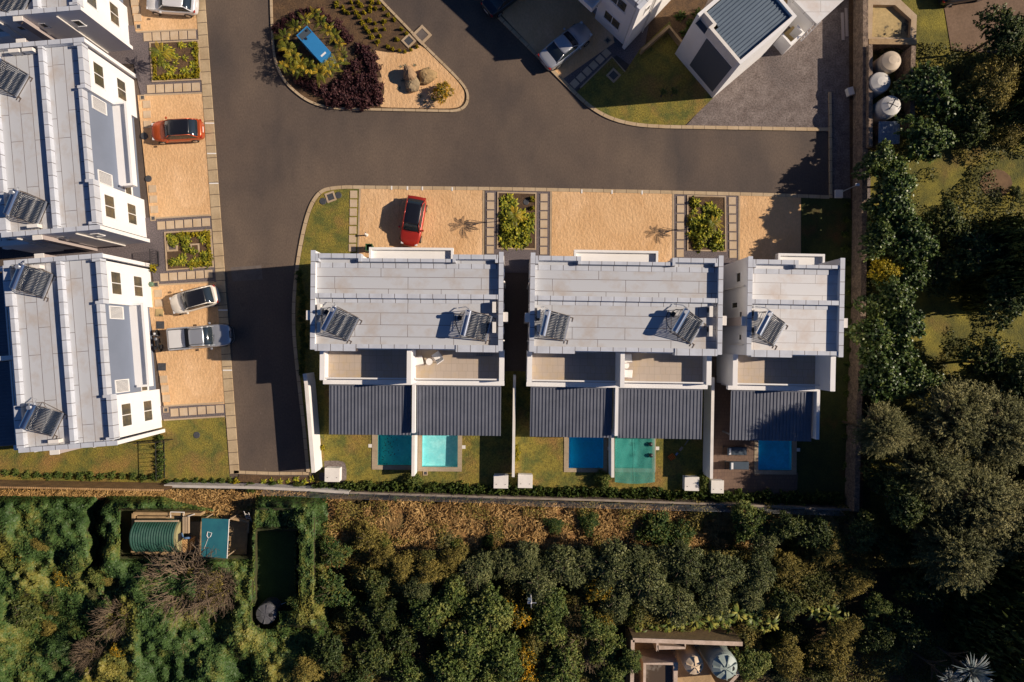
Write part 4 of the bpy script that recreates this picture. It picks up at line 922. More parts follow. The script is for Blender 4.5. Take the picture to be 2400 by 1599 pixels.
# compound at top right
wall([(2040,105),(2040,345)],.3,2.2,'inner wall on the left of the water tank compound',m_stone,'compound_wall','wall',m_stone)
wall([(2036,98),(2148,99)],.42,1.6,'thick mossy wall between the concrete basin and the water tanks',m_stone,'compound_wall','wall',m_conc)
wall([(2141,108),(2138,180),(2138,300)],.35,2.4,'right hand wall of the water tank compound, partly under leaves',m_stone,'compound_wall','wall',m_stone)
t=thing('concrete_basin','flat concrete basin with mossy yellowish floor and cut corner at the top right','concrete basin',P(2090,45))
o_=Vector((t.location.x,t.location.y,0))
bas=[(2034,-2),(2108,-3),(2149,36),(2147,93),(2032,91)]; inn=[(2046,11),(2098,12),(2136,46),(2133,89),(2044,87)]
part('floor',m_conc_stain,t,lambda b: b.prism([P(x,y,.6)-o_ for x,y in inn],0,.6))
def rim(b):
    n=5
    for i in range(n):
        j=(i+1)%n; q=[P(*bas[i],1.0)-o_,P(*bas[j],1.0)-o_,P(*inn[j],1.0)-o_,P(*inn[i],1.0)-o_]; b.prism([(v.x,v.y) for v in q],0,1.0+.002*i)
part('rim',m_edge,t,rim)
t=thing('tin_shed','small shed with crumpled silvery corrugated tin roof below the three compound tanks','shed',P(2083,312,2),R(1)); t.location.z=0
part('wall',m_stone,t,lambda b: b.box(-.75,.75,-.85,.85,0,1.95))
def tin(b):
    n=16
    vs=[]
    for j in range(2):
        for i in range(n*2+1): vs.append((-.9+1.8*i/(2*n)*1.0,(-1,1)[j]*.95,2.0+(.05 if i%2 else 0)+(.12*j)))
    m2=2*n+1; b.add(vs,[(i,i+1,i+1+m2,i+m2) for i in range(m2-1)])
tr=part('roof',mat('crumpled_tin',(.25,.30,.36),.35,(.5,.5,.5),4,lo=.55,hi=.7,metal=.6,bump=.5,bscale=6,bdist=.1),t,tin)
t=thing('site_boards','two long weathered boards leaning in the shade by the gravel apron','boards',P(1979,55),R(2)); t.location.z=.06
part('board',m_duct,t,lambda b: b.box(-.32,-.08,-1.5,.9,.0,.06)); part('board',m_duct,t,lambda b: b.box(.02,.26,-1.2,1.3,.0,.06))
t=thing('meter_box','small pale meter box leaning on the earth strip beside the stone wall','box',P(1991,216,.3),R(15)); t.location.z=.1
part('body',m_white_cap,t,lambda b: b.box(-.25,.25,-.33,.33,0,.5)); part('door',m_duct,t,lambda b: b.box(-.2,.2,-.335,-.331,.08,.42))
t=thing('lamp_post','slim lamp post on a pale square plinth at the shaded parking bay corner','lamp post',P(1963,456)); t.location.z=.08
part('plinth',m_white_cap,t,lambda b: b.box(-.33,.33,-.35,.35,0,.25),bevel=.02); part('pole',m_alu,t,lambda b: b.tube([(.3,.2,0),(.3,.2,2.7)],[.05,.035],8)); part('lamp_head',m_frame,t,lambda b: b.box(.15,.5,.1,.32,2.7,2.78),bevel=.02)
# bottom compound
m_pink=mat('weathered_coping',(.60,.47,.38),.85,(.46,.35,.27),1.5,fine=.12,fscale=8)
def cw(path,wd,h,label): return wall(path,wd,h,label,m_conc,'compound_wall','wall',m_pink)
cw([(1483,1500),(1740,1509)],.32,3.0,'upper concrete wall of the tank compound at the bottom edge')
cw([(1483,1500),(1480,1660)],.28,3.0,'left concrete wall of the tank compound at the bottom edge')
cw([(1734,1540),(1736,1562),(1728,1582),(1712,1600),(1690,1620)],.22,3.0,'curved concrete wall hugging the large grey green tank')
t=thing('concrete_sump','open concrete sump box with dark water left of the cream tank','concrete sump',P(1548,1590)); o_=Vector((t.location.x,t.location.y,0))
part('rim',m_pink,t,lambda b: b.strip([P(x,y,2.6)-o_ for x,y in ((1510,1680),(1511,1556),(1584,1556),(1582,1680))],.22,0,2.6))
part('water',mat('sump_water',(.09,.065,.045),.2,(.18,.15,.12),.6,lo=.5,hi=.55),t,lambda b: b.prism([P(x,y,2.2)-o_ for x,y in ((1512,1680),(1512,1558),(1582,1558),(1581,1680))],0,2.2))
t=thing('concrete_trough','narrow concrete trough along the upper wall of the bottom compound','trough',P(1575,1510)); o_=Vector((t.location.x,t.location.y,0))
part('rim',m_pink,t,lambda b: b.strip([P(x,y,2.8)-o_ for x,y in ((1541,1504),(1541,1528),(1541,1518),(1606,1519),(1606,1506))],.18,0,2.8))
part('floor',m_conc,t,lambda b: b.prism([P(x,y,2.3)-o_ for x,y in ((1543,1506),(1543,1517),(1604,1518),(1604,1508))],0,2.3))
struct('yard_floor',[(1485,1440),(1715,1440),(1715,1700),(1485,1700)],.03,m_conc)
# green barrel tank, shade canopy and yard on the left
t=thing('barrel_tank','green ribbed barrel shaped tank lying on its side in the walled yard at lower left','barrel tank',P(376,1256,1.2),R(0)); t.location.z=0
mg=mat('green_ribbed',(.018,.075,.052),.5,(.04,.10,.075),2,fine=.15); r_=1.38
def barrel(b):
    n,seg=34,20; vs=[]
    for i in range(n+1):
        x=-2.1+3.75*i/n; rr=r_+(.045 if i%2 else 0)
        for k in range(seg+1):
            a=math.pi*k/seg; vs.append((x,rr*math.cos(a),.9+rr*math.sin(a)))
    m2=seg+1; b.add(vs,[(i*m2+k,(i+1)*m2+k,(i+1)*m2+k+1,i*m2+k+1) for i in range(n) for k in range(seg)]); b.box(-2.1,1.65,-r_,r_,.1,.9)
part('shell',mg,t,barrel)
me_=mat('beige_end',(.33,.30,.15),.8)
part('end_wall',me_,t,lambda b: b.add([(1.66,r_*math.cos(math.pi*k/20),.9+r_*math.sin(math.pi*k/20)) for k in range(21)]+[(1.85,r_*math.cos(math.pi*k/20),.9+r_*math.sin(math.pi*k/20)) for k in range(21)],[tuple(range(20,-1,-1)),tuple(range(21,42))]+[(k,k+1,k+22,k+21) for k in range(20)]+[(20,0,21,41)]))
part('end_opening',m_black,t,lambda b: b.box(1.85,1.87,-.35,.35,1.2,1.9))
part('cradle',m_conc,t,lambda b: b.box(-2.2,1.9,-1.6,-1.4,0,.9)); part('cradle',m_conc,t,lambda b: b.box(-2.2,1.9,1.4,1.6,0,.9))
part('timber_beam',m_edge,t,lambda b: b.box(-1.7,2.0,1.45,1.58,2.0,2.14))
t=thing('shade_canopy','teal shade net canopy on posts with a pool scoop lying on it','canopy',P(505,1262,2.3)); t.location.z=0
mn=mat('teal_net',(.012,.11,.15),.7,(.018,.15,.18),1.2); 
cx0=[P(x,y,2.3)-Vector((t.location.x,t.location.y,0)) for x,y in ((473,1215),(537,1217),(532,1309),(471,1308))]
part('net',mn,t,lambda b: b.add([tuple(v) for v in cx0]+[(v.x,v.y,v.z-.03) for v in cx0],[(3,2,1,0),(4,5,6,7),(0,1,5,4),(1,2,6,5),(2,3,7,6),(3,0,4,7)]))
for v in cx0: part('post',m_edge,t,lambda b: b.tube([(v.x*.93,v.y*.93,0),(v.x*.93,v.y*.93,2.28)],.05,6))
part('edge_rail',m_frame,t,lambda b: b.tube([cx0[1],cx0[2]],.03,6))
t=thing('pool_scoop','white pool scoop with long pole lying on the teal shade canopy','pool scoop',P(490,1253,2.35),R(-15)); t.location.z=2.34
part('frame',m_frame,t,lambda b: b.tube([(-.15,-.16,0),(-.19,.18,0),(.19,.18,0),(.15,-.16,0),(0,-.3,0),(-.15,-.16,0)],.03,6)); part('pole',m_pipe,t,lambda b: b.tube([(0,-.3,0),(-.1,-1.3,0)],.016,5))
t=thing('walled_yard','low masonry yard around the green barrel tank with pipes and a crate','yard wall',P(400,1250)); o_=Vector((t.location.x,t.location.y,0))
part('wall',m_conc,t,lambda b: (b.strip([P(x,y,1.0)-o_ for x,y in ((312,1204),(470,1206))],.25,0,1.0),b.strip([P(x,y,1.0)-o_ for x,y in ((312,1204),(310,1296))],.25,0,.99),b.strip([P(x,y,.8)-o_ for x,y in ((310,1296),(425,1297))],.25,0,.8),b.strip([P(x,y,1.0)-o_ for x,y in ((540,1215),(582,1224),(580,1250))],.2,0,1.0)))
part('floor',m_conc,t,lambda b: b.prism([P(x,y,.06)-o_ for x,y in ((312,1204),(582,1210),(578,1300),(310,1298))],0,.06))
part('pipe',m_pipe,t,lambda b: (b.tube([P(400,1213,1.2)-o_,P(400,1200,1.2)-o_,P(432,1201,1.2)-o_,P(430,1214,1.2)-o_,P(456,1205,1.2)-o_],.05,6)))
part('crate',m_wood,t,lambda b: (b.prism([P(x,y,1.2)-o_ for x,y in ((425,1266),(445,1264),(441,1294),(422,1296))],0,1.2),))
part('pallet',m_edge,t,lambda b: ([b.box(*(lambda v:(v.x,v.x+.08,v.y-1.4,v.y))(P(428+k*4,1212,1.6)-o_),1.4,1.6) for k in range(4)]))
t=thing('blue_cloth','crumpled blue denim cloth hanging over pipework beside the barrel tank','cloth',P(435,1258,1.3)); t.location.z=1.22
part('cloth',mat('denim',(.10,.19,.36),.9),t,lambda b: (b.tube([(-.35,.35,.05),(-.25,.0,.12),(-.1,-.15,.1),(.15,-.1,.12),(.45,-.1,.06)],[.07,.11,.12,.1,.08],8)),smooth=True)
t=thing('leaning_ladder','pale metal ladder frame standing at the hedge beside the dry bank','ladder',P(592,1205),R(-15)); 
part('rail',m_pipe,t,lambda b: b.tube([(-.15,-.9,0),(-.15,.7,2.0)],.03,6)); part('rail',m_pipe,t,lambda b: b.tube([(.25,-.9,0),(.25,.7,2.0)],.03,6))
for k in range(6): part('rung',m_pipe,t,lambda b: b.tube([(-.15,-.9+1.6*k/6,2.0*k/6),(.25,-.9+1.6*k/6,2.0*k/6)],.02,5))
t=thing('garden_chair','white garden chair beside the black water tank','chair',P(673,1446,.4),R(-12)); t.location.z=.03
part('seat',m_frame,t,lambda b: b.box(-.22,.22,-.32,.08,.38,.42)); part('backrest',m_frame,t,lambda b: (b.box(-.22,-.17,.09,.5,.42,.9),b.box(.17,.22,.09,.5,.42,.9),b.box(-.17,.17,.44,.5,.84,.9)))
for s in (-1,1):
    for y in (-.3,.06): part('leg',m_frame,t,lambda b: b.box(s*.2-.02,s*.2+.02,y-.02,y+.02,0,.38))
t=thing('camera_pole','slim white pole with small white fittings rising from the trees at the bottom','pole',P(1245,1412,5)); t.location.z=0
part('pole',m_frame,t,lambda b: b.tube([(0,0,0),(0,0,5.2)],.06,8)); part('panel',m_alu,t,lambda b: b.box(-.3,.0,-.09,.09,5.0,5.06)); part('panel',m_metal_blue,t,lambda b: b.box(-.28,-.02,.2,.42,5.1,5.15)); part('arm',m_alu,t,lambda b: (b.box(-.025,.025,-.4,.42,5.06,5.1),b.box(.026,.42,-.03,.03,5.06,5.1)))
# ------------------------------------------------------------------ vegetation
def leafcloud(name, p, nrm, size, m, asp=.55, tone=None, tang=None, parent=None, jit=.5):
    """one mesh of leaf shaped faces; p (N,3) centres, nrm (N,3) facing, size (N,)"""
    N=len(p); nrm=nrm+rng.normal(0,jit,(N,3)); nrm/=np.linalg.norm(nrm,axis=1)[:,None]+1e-9
    t=rng.normal(0,1,(N,3)) if tang is None else tang
    t=t-nrm*(t*nrm).sum(1)[:,None]; t/=np.linalg.norm(t,axis=1)[:,None]+1e-9; c=np.cross(nrm,t); s=size[:,None]
    v=np.empty((N,4,3)); v[:,0]=p-t*s*.5; v[:,1]=p+c*s*.5*asp+nrm*s*.08; v[:,2]=p+t*s*.5; v[:,3]=p-c*s*.5*asp+nrm*s*.08
    me=bpy.data.meshes.new(name); me.vertices.add(N*4); me.vertices.foreach_set('co',v.ravel())
    me.loops.add(N*4); me.loops.foreach_set('vertex_index',np.arange(N*4,dtype=np.int32))
    me.polygons.add(N); me.polygons.foreach_set('loop_start',np.arange(0,N*4,4,dtype=np.int32)); me.polygons.foreach_set('loop_total',np.full(N,4,dtype=np.int32))
    me.update(calc_edges=True)
    a=me.attributes.new('tone','FLOAT','POINT'); tn=rng.random(N) if tone is None else tone
    a.data.foreach_set('value',np.repeat(np.clip(tn,0,1),4).astype(np.float32)); me.materials.append(m); return me
def unit(N):
    v=rng.normal(0,1,(N,3)); return v/np.linalg.norm(v,axis=1)[:,None]
def crown_broad(name, m, R0=1.0, Hh=.7, blobs=26, per=230, leaf=.085, blob=.33, seed=0, asp=.55):
    """unit crown of leafy sprays on an uneven dome; scale it to the tree"""
    n=int(blobs*per/15); P_=[];Nn=[];T=[]
    ph=rng.random(4)*6.28; K=15
    cl=unit(blobs); cl[:,2]=np.abs(cl[:,2])*.85; ct=rng.random(blobs)                       # clumps that share a tone and stick out
    u=unit(n); u[:,2]=np.abs(u[:,2])*.95-.18; w=cl[(u@cl.T).argmax(1)]; d=(u*w).sum(1)
    a=np.arctan2(u[:,1],u[:,0]); rad=(.82+.15*np.sin(2*a+ph[0])+.13*np.sin(3*a+ph[1])+.09*np.sin(5*a+ph[2]))*(.66+.42*np.clip((d-.80)*5,0,1))
    rad*=np.where(rng.random(n)<.25,rng.uniform(.45,.9,n),rng.uniform(.88,1.04,n))
    tone0=.22+.45*ct[(u@cl.T).argmax(1)]+.12*rng.normal(0,1,n)
    base=u*rad[:,None]*np.array([R0,R0,Hh]); dr=u+rng.normal(0,.55,(n,3))+np.array([0,0,.35]); dr/=np.linalg.norm(dr,axis=1)[:,None]
    t=np.linspace(-.35,1,K)[None,:,None]; L=blob*.62*rng.uniform(.6,1.25,n)[:,None,None]
    q=base[:,None,:]+dr[:,None,:]*t*L+rng.normal(0,blob*.10,(n,K,3)); N_=np.tile((dr*.5+np.array([.0,0,.75]))[:,None,:],(1,K,1))
    p=q.reshape(-1,3); tn=np.repeat(tone0,K)+.12*rng.normal(0,1,n*K)+np.tile(np.linspace(-.1,.14,K),n)
    return leafcloud(name,p,N_.reshape(-1,3),leaf*(.6+.8*rng.random(len(p))),m,asp,tn,jit=.55)
def crown_plume(name, m, n=1500, K=26):
    """soft domed crown of long arching plumes with fine needles, ragged at the rim"""
    u=unit(n); u[:,2]=np.abs(u[:,2])*.95-.1; cl=unit(20); cl[:,2]=np.abs(cl[:,2])*.8; ci=(u@cl.T).argmax(1); ct=rng.random(20)
    r0=rng.uniform(.30,.78,n)*(.80+.25*ct[ci]); r1=r0+rng.uniform(.20,.42,n); dr=u*.75+cl[ci]*.45+rng.normal(0,.22,(n,3)); dr/=np.linalg.norm(dr,axis=1)[:,None]
    t=np.linspace(0,1,K)[None,:,None]; L=(r1-r0)[:,None,None]*1.25; base=(u*r0[:,None]*np.array([1,1,.8]))[:,None,:]
    q=base+dr[:,None,:]*t*L+np.array([0,0,-1.])*.22*L*t**2+rng.normal(0,.014,(n,K,3)); ta=np.repeat(dr[:,None,:],K,1)+rng.normal(0,.5,(n,K,3))
    tn=np.repeat(.12+.5*ct[ci]+.13*rng.normal(0,1,n),K)+np.tile(np.linspace(-.12,.22,K),n); p=q.reshape(-1,3)
    return leafcloud(name,p,np.tile([0,0,1.],(len(p),1))+rng.normal(0,.3,(len(p),3)),.062*(.7+.8*rng.random(len(p))),m,.24,tn,ta.reshape(-1,3),jit=.3)
def crown_feather(name, m, strands=170, per=46, leaf=.06, seed=0):
    P_=[];Nn=[];T=[];Ta=[]
    for k in range(strands):
        a=rng.random()*2*math.pi; el=rng.random()**.8*1.35; L=.65+.42*rng.random()
        d=np.array([math.cos(a)*math.cos(el),math.sin(a)*math.cos(el),math.sin(el)*.8]); st=.15+.2*rng.random(); t=np.linspace(st,1,per)[:,None]
        dr=.28+.2*rng.random(); wob=rng.normal(0,.05,3)
        q=d*L*t+np.array([0,0,-1])*dr*t**2.5+wob*np.sin(t*3); tan=d*L+np.array([0,0,-1])*dr*2.5*t**1.5
        side=rng.normal(0,1,(per,3))*.022*(1.1-t); P_.append(q+side); Ta.append(tan+rng.normal(0,.28,(per,3))); Nn.append(np.tile([0,0,1.],(per,1))+rng.normal(0,.3,(per,3))); T.append(np.full(per,.15+.7*rng.random())+.2*(t[:,0]-.5))
    p=np.concatenate(P_); return leafcloud(name,p,np.concatenate(Nn),leaf*(.8+.9*rng.random(len(p))),m,.22,np.concatenate(T),np.concatenate(Ta),jit=.25)
def blades(name, m, n=26, L=1.0, wd=.12, droop=.5, up=.9, seg=5, tone=None, leaflets=0, spread=1.0, lw=.07, ll=.28):
    """strappy or fan leaves from one crown point"""
    vs=[];fs=[];tn=[]
    for k in range(n):
        a=2*math.pi*k/n+rng.normal(0,.25); e=up*(.35+.65*rng.random()); l=L*(.65+.4*rng.random()); tt=rng.random() if tone is None else tone
        d=np.array([math.cos(a)*math.cos(e),math.sin(a)*math.cos(e),math.sin(e)]); sd_=np.array([-math.sin(a),math.cos(a),0.])
        pts=[d*l*u+np.array([0,0,-1])*droop*l*u**2 for u in np.linspace(0,1,seg+1)]
        if leaflets:
            for j in range(leaflets):
                u=.18+.8*j/leaflets; c=d*l*u+np.array([0,0,-1])*droop*l*u*u; tan=d+np.array([0,0,-1])*droop*2*u; tan/=np.linalg.norm(tan)
                for s in (-1,1):
                    q=(sd_*s*.85+tan*.5)*ll*l*math.sin(math.pi*min(1,u*.85+.12))+np.array([0,0,-.06*l]); w_=tan*lw*l*.5; b0=len(vs)
                    vs+= [tuple(c-w_),tuple(c+q*.6-w_*.7+np.array([0,0,.02])),tuple(c+q),tuple(c+q*.55+w_)]; fs.append((b0,b0+1,b0+2,b0+3)); tn+=[tt]*4
            w0=wd*.15
        else: w0=wd
        b0=len(vs)
        for i,q in enumerate(pts):
            u=i/seg; ww=w0*l*(math.sin(math.pi*(.12+.88*u))**.7 if not leaflets else 1-u*.8)*.5
            vs+=[tuple(q-sd_*ww),tuple(q+sd_*ww)]; tn+=[min(1,max(0,tt+.2*(u-.5)))]*2
        fs+=[(b0+2*i,b0+2*i+1,b0+2*i+3,b0+2*i+2) for i in range(seg)]
    me=bpy.data.meshes.new(name); me.from_pydata(vs,[],fs); me.update(); at=me.attributes.new('tone','FLOAT','POINT'); at.data.foreach_set('value',np.array(tn,dtype=np.float32)); me.materials.append(m); return me
def branches(name, m, n=14, seed=1, L=1.0, zk=.7):
    r=random.Random(seed); b=MB()
    def grow(p,d,l,rad,depth):
        q=p+d*l*.5+Vector((r.uniform(-1,1),r.uniform(-1,1),r.uniform(-.3,.6)))*l*.10; e=q+(d+Vector((r.uniform(-.3,.3),r.uniform(-.3,.3),r.uniform(-.1,.2)))).normalized()*l*.5
        b.tube([p,q,e],[rad,rad*.8,rad*.6],5 if depth<2 else 3,cap=False)
        if depth<3:
            for _ in range(3 if depth<2 else 2):
                d2=(d+Vector((r.uniform(-.9,.9),r.uniform(-.9,.9),r.uniform(-.2,.5)))).normalized(); grow(e if r.random()<.6 else q,d2,l*.62,rad*.55,depth+1)
    for k in range(n):
        a=2*math.pi*k/n+r.uniform(-.3,.3); d=Vector((math.cos(a),math.sin(a),zk*r.uniform(.3,1.2))).normalized(); grow(Vector((0,0,.05)),d,L*.5,.022,0)
    o=b.build(name,m); me=o.data; bpy.data.objects.remove(o); return me
def trunk_mesh(seed=0):
    r=random.Random(seed); b=MB(); b.tube([(0,0,0),(.02,.01,.35),(-.01,.02,.62),(0,0,.8)],[.055,.042,.035,.02],8)
    for k in range(6):
        a=k*1.05+r.random()*.5; b.tube([(0,0,.40+.05*k),(.22*math.cos(a),.22*math.sin(a),.58+.03*k),(.5*math.cos(a),.5*math.sin(a),.74+.02*k)],[.028,.018,.008],5)
    o=b.build('trunk',m_bark); me=o.data; bpy.data.objects.remove(o); return me
m_bark=mat('bark',(.10,.07,.045),.95,(.06,.045,.03),3); m_twig=mat('bare_twig',(.22,.155,.095),.9,(.13,.095,.065),2); m_pale_twig=mat('pale_twig',(.36,.27,.17),.9)
L_gloss=leafmat('glossy_leaf',((.022,.045,.010),(.060,.105,.018),(.17,.20,.035)),.45,.45)
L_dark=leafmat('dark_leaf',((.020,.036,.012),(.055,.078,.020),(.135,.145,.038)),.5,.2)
L_olive=leafmat('olive_leaf',((.09,.08,.018),(.22,.18,.042),(.38,.29,.07)),.6,.2)
L_silver=leafmat('silvery_leaf',((.034,.048,.018),(.105,.125,.045),(.28,.28,.11)),.5,.2)
L_green=leafmat('fresh_leaf',((.035,.065,.016),(.105,.145,.034),(.25,.255,.065)),.5,.2)
L_creep=leafmat('creeper_leaf',((.018,.044,.013),(.065,.115,.030),(.23,.20,.042)),.5,.2)
L_yel=leafmat('yellow_green_leaf',((.12,.13,.015),(.28,.24,.015),(.50,.36,.02)),.5,.2)
L_flow=leafmat('yellow_flower_leaf',((.05,.07,.02),(.16,.15,.03),(.72,.38,.01)),.5,.2)
L_purple=leafmat('purple_leaf',((.020,.008,.012),(.065,.024,.028),(.13,.06,.055)),.5,.2)
L_dry=leafmat('dry_grass_blade',((.18,.10,.032),(.42,.25,.085),(.62,.42,.17)),.8)
L_palm=leafmat('palm_leaf',((.06,.09,.012),(.20,.19,.02),(.50,.33,.03)),.45,.2)
L_bluepalm=leafmat('blue_palm_leaf',((.14,.19,.20),(.25,.30,.31),(.48,.46,.40)),.5)
L_banana=leafmat('banana_leaf',((.05,.08,.015),(.12,.16,.03),(.32,.30,.06)),.5,.3)
L_bed=leafmat('bed_leaf',((.06,.09,.012),(.20,.225,.025),(.50,.43,.035)),.45,.2)
L_under=leafmat('undergrowth_leaf',((.028,.040,.010),(.085,.090,.022),(.24,.18,.045)),.6,.2)

L_hedge=leafmat('hedge_leaf',((.025,.050,.012),(.075,.11,.022),(.17,.19,.045)),.5,.2)
L_feath=leafmat('feathery_leaf',((.065,.074,.026),(.16,.16,.06),(.31,.28,.115)),.6,.2)
CR={}
CR['gloss']=[crown_broad('crown',L_gloss,blobs=30,per=230,leaf=.10,blob=.26,asp=.7) for _ in range(3)]
CR['dark']=[crown_broad('crown',L_dark,blobs=30,per=200,leaf=.09,blob=.28) for _ in range(2)]
CR['silver']=[crown_broad('crown',L_silver,blobs=40,per=330,leaf=.07,blob=.24,Hh=.55,asp=.4) for _ in range(3)]
CR['green']=[crown_broad('crown',L_green,blobs=30,per=280,leaf=.078,blob=.26) for _ in range(3)]
CR['olive']=[crown_broad('crown',L_olive,blobs=28,per=260,leaf=.07,blob=.3,asp=.35) for _ in range(2)]
CR['flower']=[crown_broad('crown',L_flow,blobs=26,per=180,leaf=.075,blob=.24) for _ in range(2)]
CR['yellow']=[crown_broad('crown',L_yel,blobs=9,per=75,leaf=.24,blob=.40) for _ in range(3)]
CR['yelltree']=[crown_broad('crown',L_yel,blobs=26,per=200,leaf=.085,blob=.26)]
CR['purple']=[crown_broad('crown',L_purple,blobs=14,per=110,leaf=.15,blob=.40) for _ in range(3)]
CR['creep']=[crown_broad('crown',L_creep,blobs=30,per=260,leaf=.07,blob=.28,Hh=.5) for _ in range(2)]
CR['feather']=[crown_plume('crown',L_feath) for _ in range(3)]
CR['hedge']=[crown_broad('crown',L_hedge,blobs=9,per=110,leaf=.18,blob=.42) for _ in range(3)]
CR['palm']=[blades('fronds',L_palm,n=13,L=1,droop=.5,up=1.1,leaflets=16,lw=.045,ll=.15) for _ in range(3)]
CR['bluepalm']=[blades('fronds',L_bluepalm,n=150,L=1,wd=.04,droop=.35,up=1.45,seg=4)]
CR['banana']=[blades('leaves',L_banana,n=20,L=1,wd=.13,droop=.75,up=1.25,seg=7) for _ in range(3)]
CR['strap']=[blades('leaves',L_bed,n=22,L=1,wd=.13,droop=.7,up=1.2,seg=4) for _ in range(3)]
CR['bedbush']=[crown_broad('crown',L_bed,blobs=12,per=70,leaf=.24,blob=.36) for _ in range(3)]
CR['aloe']=[blades('leaves',leafmat('aloe_leaf',((.05,.08,.05),(.10,.14,.09),(.17,.19,.10)),.5),n=12,L=1,wd=.12,droop=.15,up=.9,seg=3)]
CR['bare']=[branches('branches',m_twig,16,3),branches('branches',m_pale_twig,12,5)]
TR=[trunk_mesh(i) for i in range(3)]
def mesh_ob(name, me, parent=None):
    o=bpy.data.objects.new(name,me); COL.objects.link(o)
    if parent is not None: o.parent=parent
    return o
def tree(name,label,cat,kind,px,py,rpx,h,group=None,trunk=True,flat=.75,extra=None,z0=0.0):
    """tree whose crown centre stands over the place seen at (px,py); rpx crown radius on the picture, h height"""
    zc=h*.72; c=P(px,py,zc); r=rpx*(H-zc)/1600; t=thing(name,label,cat,(c.x,c.y,z0),rng.random()*6.28,group)
    ms=CR[kind]; crown=mesh_ob('crown',ms[rng.integers(len(ms))],t); ch=min(h*.8,r*flat*1.4); crown.scale=(r,r*(.85+.25*rng.random()),ch/.75); crown.location=(0,0,h-ch)
    if trunk:
        tk=mesh_ob('trunk',TR[rng.integers(3)],t); tk.scale=(max(r,1.2),max(r,1.2),h)
    if extra:
        e=mesh_ob('branches',CR['bare'][extra-1],t); e.scale=(r*.9,r*.9,h*.7); e.location=(0,0,h*.35)
    return t
def plant(name,label,cat,kind,px,py,rpx,h,group=None,z0=.08):
    """low plant as one mesh"""
    c=P(px,py,h*.5); r=rpx*.0374; ms=CR[kind]; o=mesh_ob(name,ms[rng.integers(len(ms))]); o.location=(c.x,c.y,z0)
    o.scale=(r,r,(h/.9 if kind in ('yellow','purple','hedge','creep','green','bedbush') else r)); o.rotation_euler=(0,0,rng.random()*6.28); return tag(o,label,cat,group)
# --- right hand row of glossy trees
GR='trees along the stone wall'
for a in ((2065,378,50,4.8,'gloss','bright glossy tree crown just below the tin shed roof'),(2195,205,72,5.6,'gloss','dark glossy tree right of the walled water tanks'),
    (2180,320,62,5.4,'gloss','dark glossy tree right of the tin shed'),(2095,470,62,6.5,'gloss','tall glossy tree level with the parking bay corner, casting leaf shade on the road'),
    (2065,560,55,6.5,'gloss','glossy tree hugging the stone wall above the yellow leaved one'),(2145,565,68,7.0,'gloss','widest glossy tree crown, bulging towards the open field'),
    (2072,632,40,5.5,'yelltree','yellow leaved tree between dark green ones in the wall row'),(2100,690,54,6.0,'gloss','glossy tree just below the yellow leaved one'),
    (2060,790,66,6.2,'gloss','glossy tree leaning over the wall beside the single house roof'),(2125,760,55,6.0,'gloss','glossy tree on the field side, level with the single house roof'),
    (2075,880,70,6.5,'gloss','lower end glossy tree of the wall row above the feathery trees'),(2150,890,58,6.0,'gloss','glossy tree with bright tips at the lower right end of the wall row'),(2105,415,52,5.0,'gloss','glossy tree directly right of the lamp post top'),(2110,515,56,5.6,'gloss','glossy tree filling the wall row above its widest crown'),(2140,640,50,5.6,'gloss','glossy tree right of the yellow leaved one'),(2060,720,44,5.2,'gloss','glossy tree hugging the wall below the yellow leaved one'),(2110,830,56,5.8,'gloss','glossy tree in the middle of the lower wall row')):
    tree('broadleaf_tree',a[5],'tree',a[4],a[0],a[1],a[2],a[3],GR)
for a in ((2360,70,62,6.5,'dark','dark bushy tree beside the dirt track in the top right corner'),(2345,190,80,6.5,'olive','olive tree at the right edge below the dirt track'),
    (2290,265,62,5.0,'dark','dark tree between the glossy row and the right edge, below the dirt track'),(2380,280,60,4.4,'olive','olive tree cut by the right edge above the bare earth ring'),
    (2300,585,82,6.0,'dark','large dark tree right of the widest glossy crown'),(2395,590,76,6.0,'dark','dark tree cut by the right edge below the bare earth ring'),
    (2375,700,70,7,'dark','dark tree at the right edge level with the single house roof'),(2330,850,70,5.5,'dark','dark tree above the uppermost feathery tree at the right'),
    (2400,900,60,6.5,'dark','dark tree cut by the right edge beside the uppermost feathery tree')):
    tree('broadleaf_tree',a[5],'tree',a[4],a[0],a[1],a[2],a[3],'dark trees in the field at the right')
for a in ((2062,1010,66,8.5,'shaded feathery tree next to the lower end of the stone wall'),(2250,985,95,8.0,'uppermost large feathery grey green tree at the right'),
    (2355,1010,95,8.0,'feathery tree cut by the right edge, level with the blue pool'),(2190,1110,92,8.0,'feathery tree with pale radiating branches in the middle of the right side group'),
    (2300,1180,95,8.5,'feathery olive tree below the middle of the right side group'),(2385,1230,90,8.5,'feathery tree cut by the right edge in the lower right'),
    (2250,1295,95,9.0,'lowest large feathery tree with drooping tips over black shade'),(2130,1030,50,6.5,'small feathery tree between the shaded one and the largest one')):
    tree('feathery_tree',a[4],'tree','feather',a[0],a[1],a[2],a[3],'feathery trees at the lower right',extra=1)
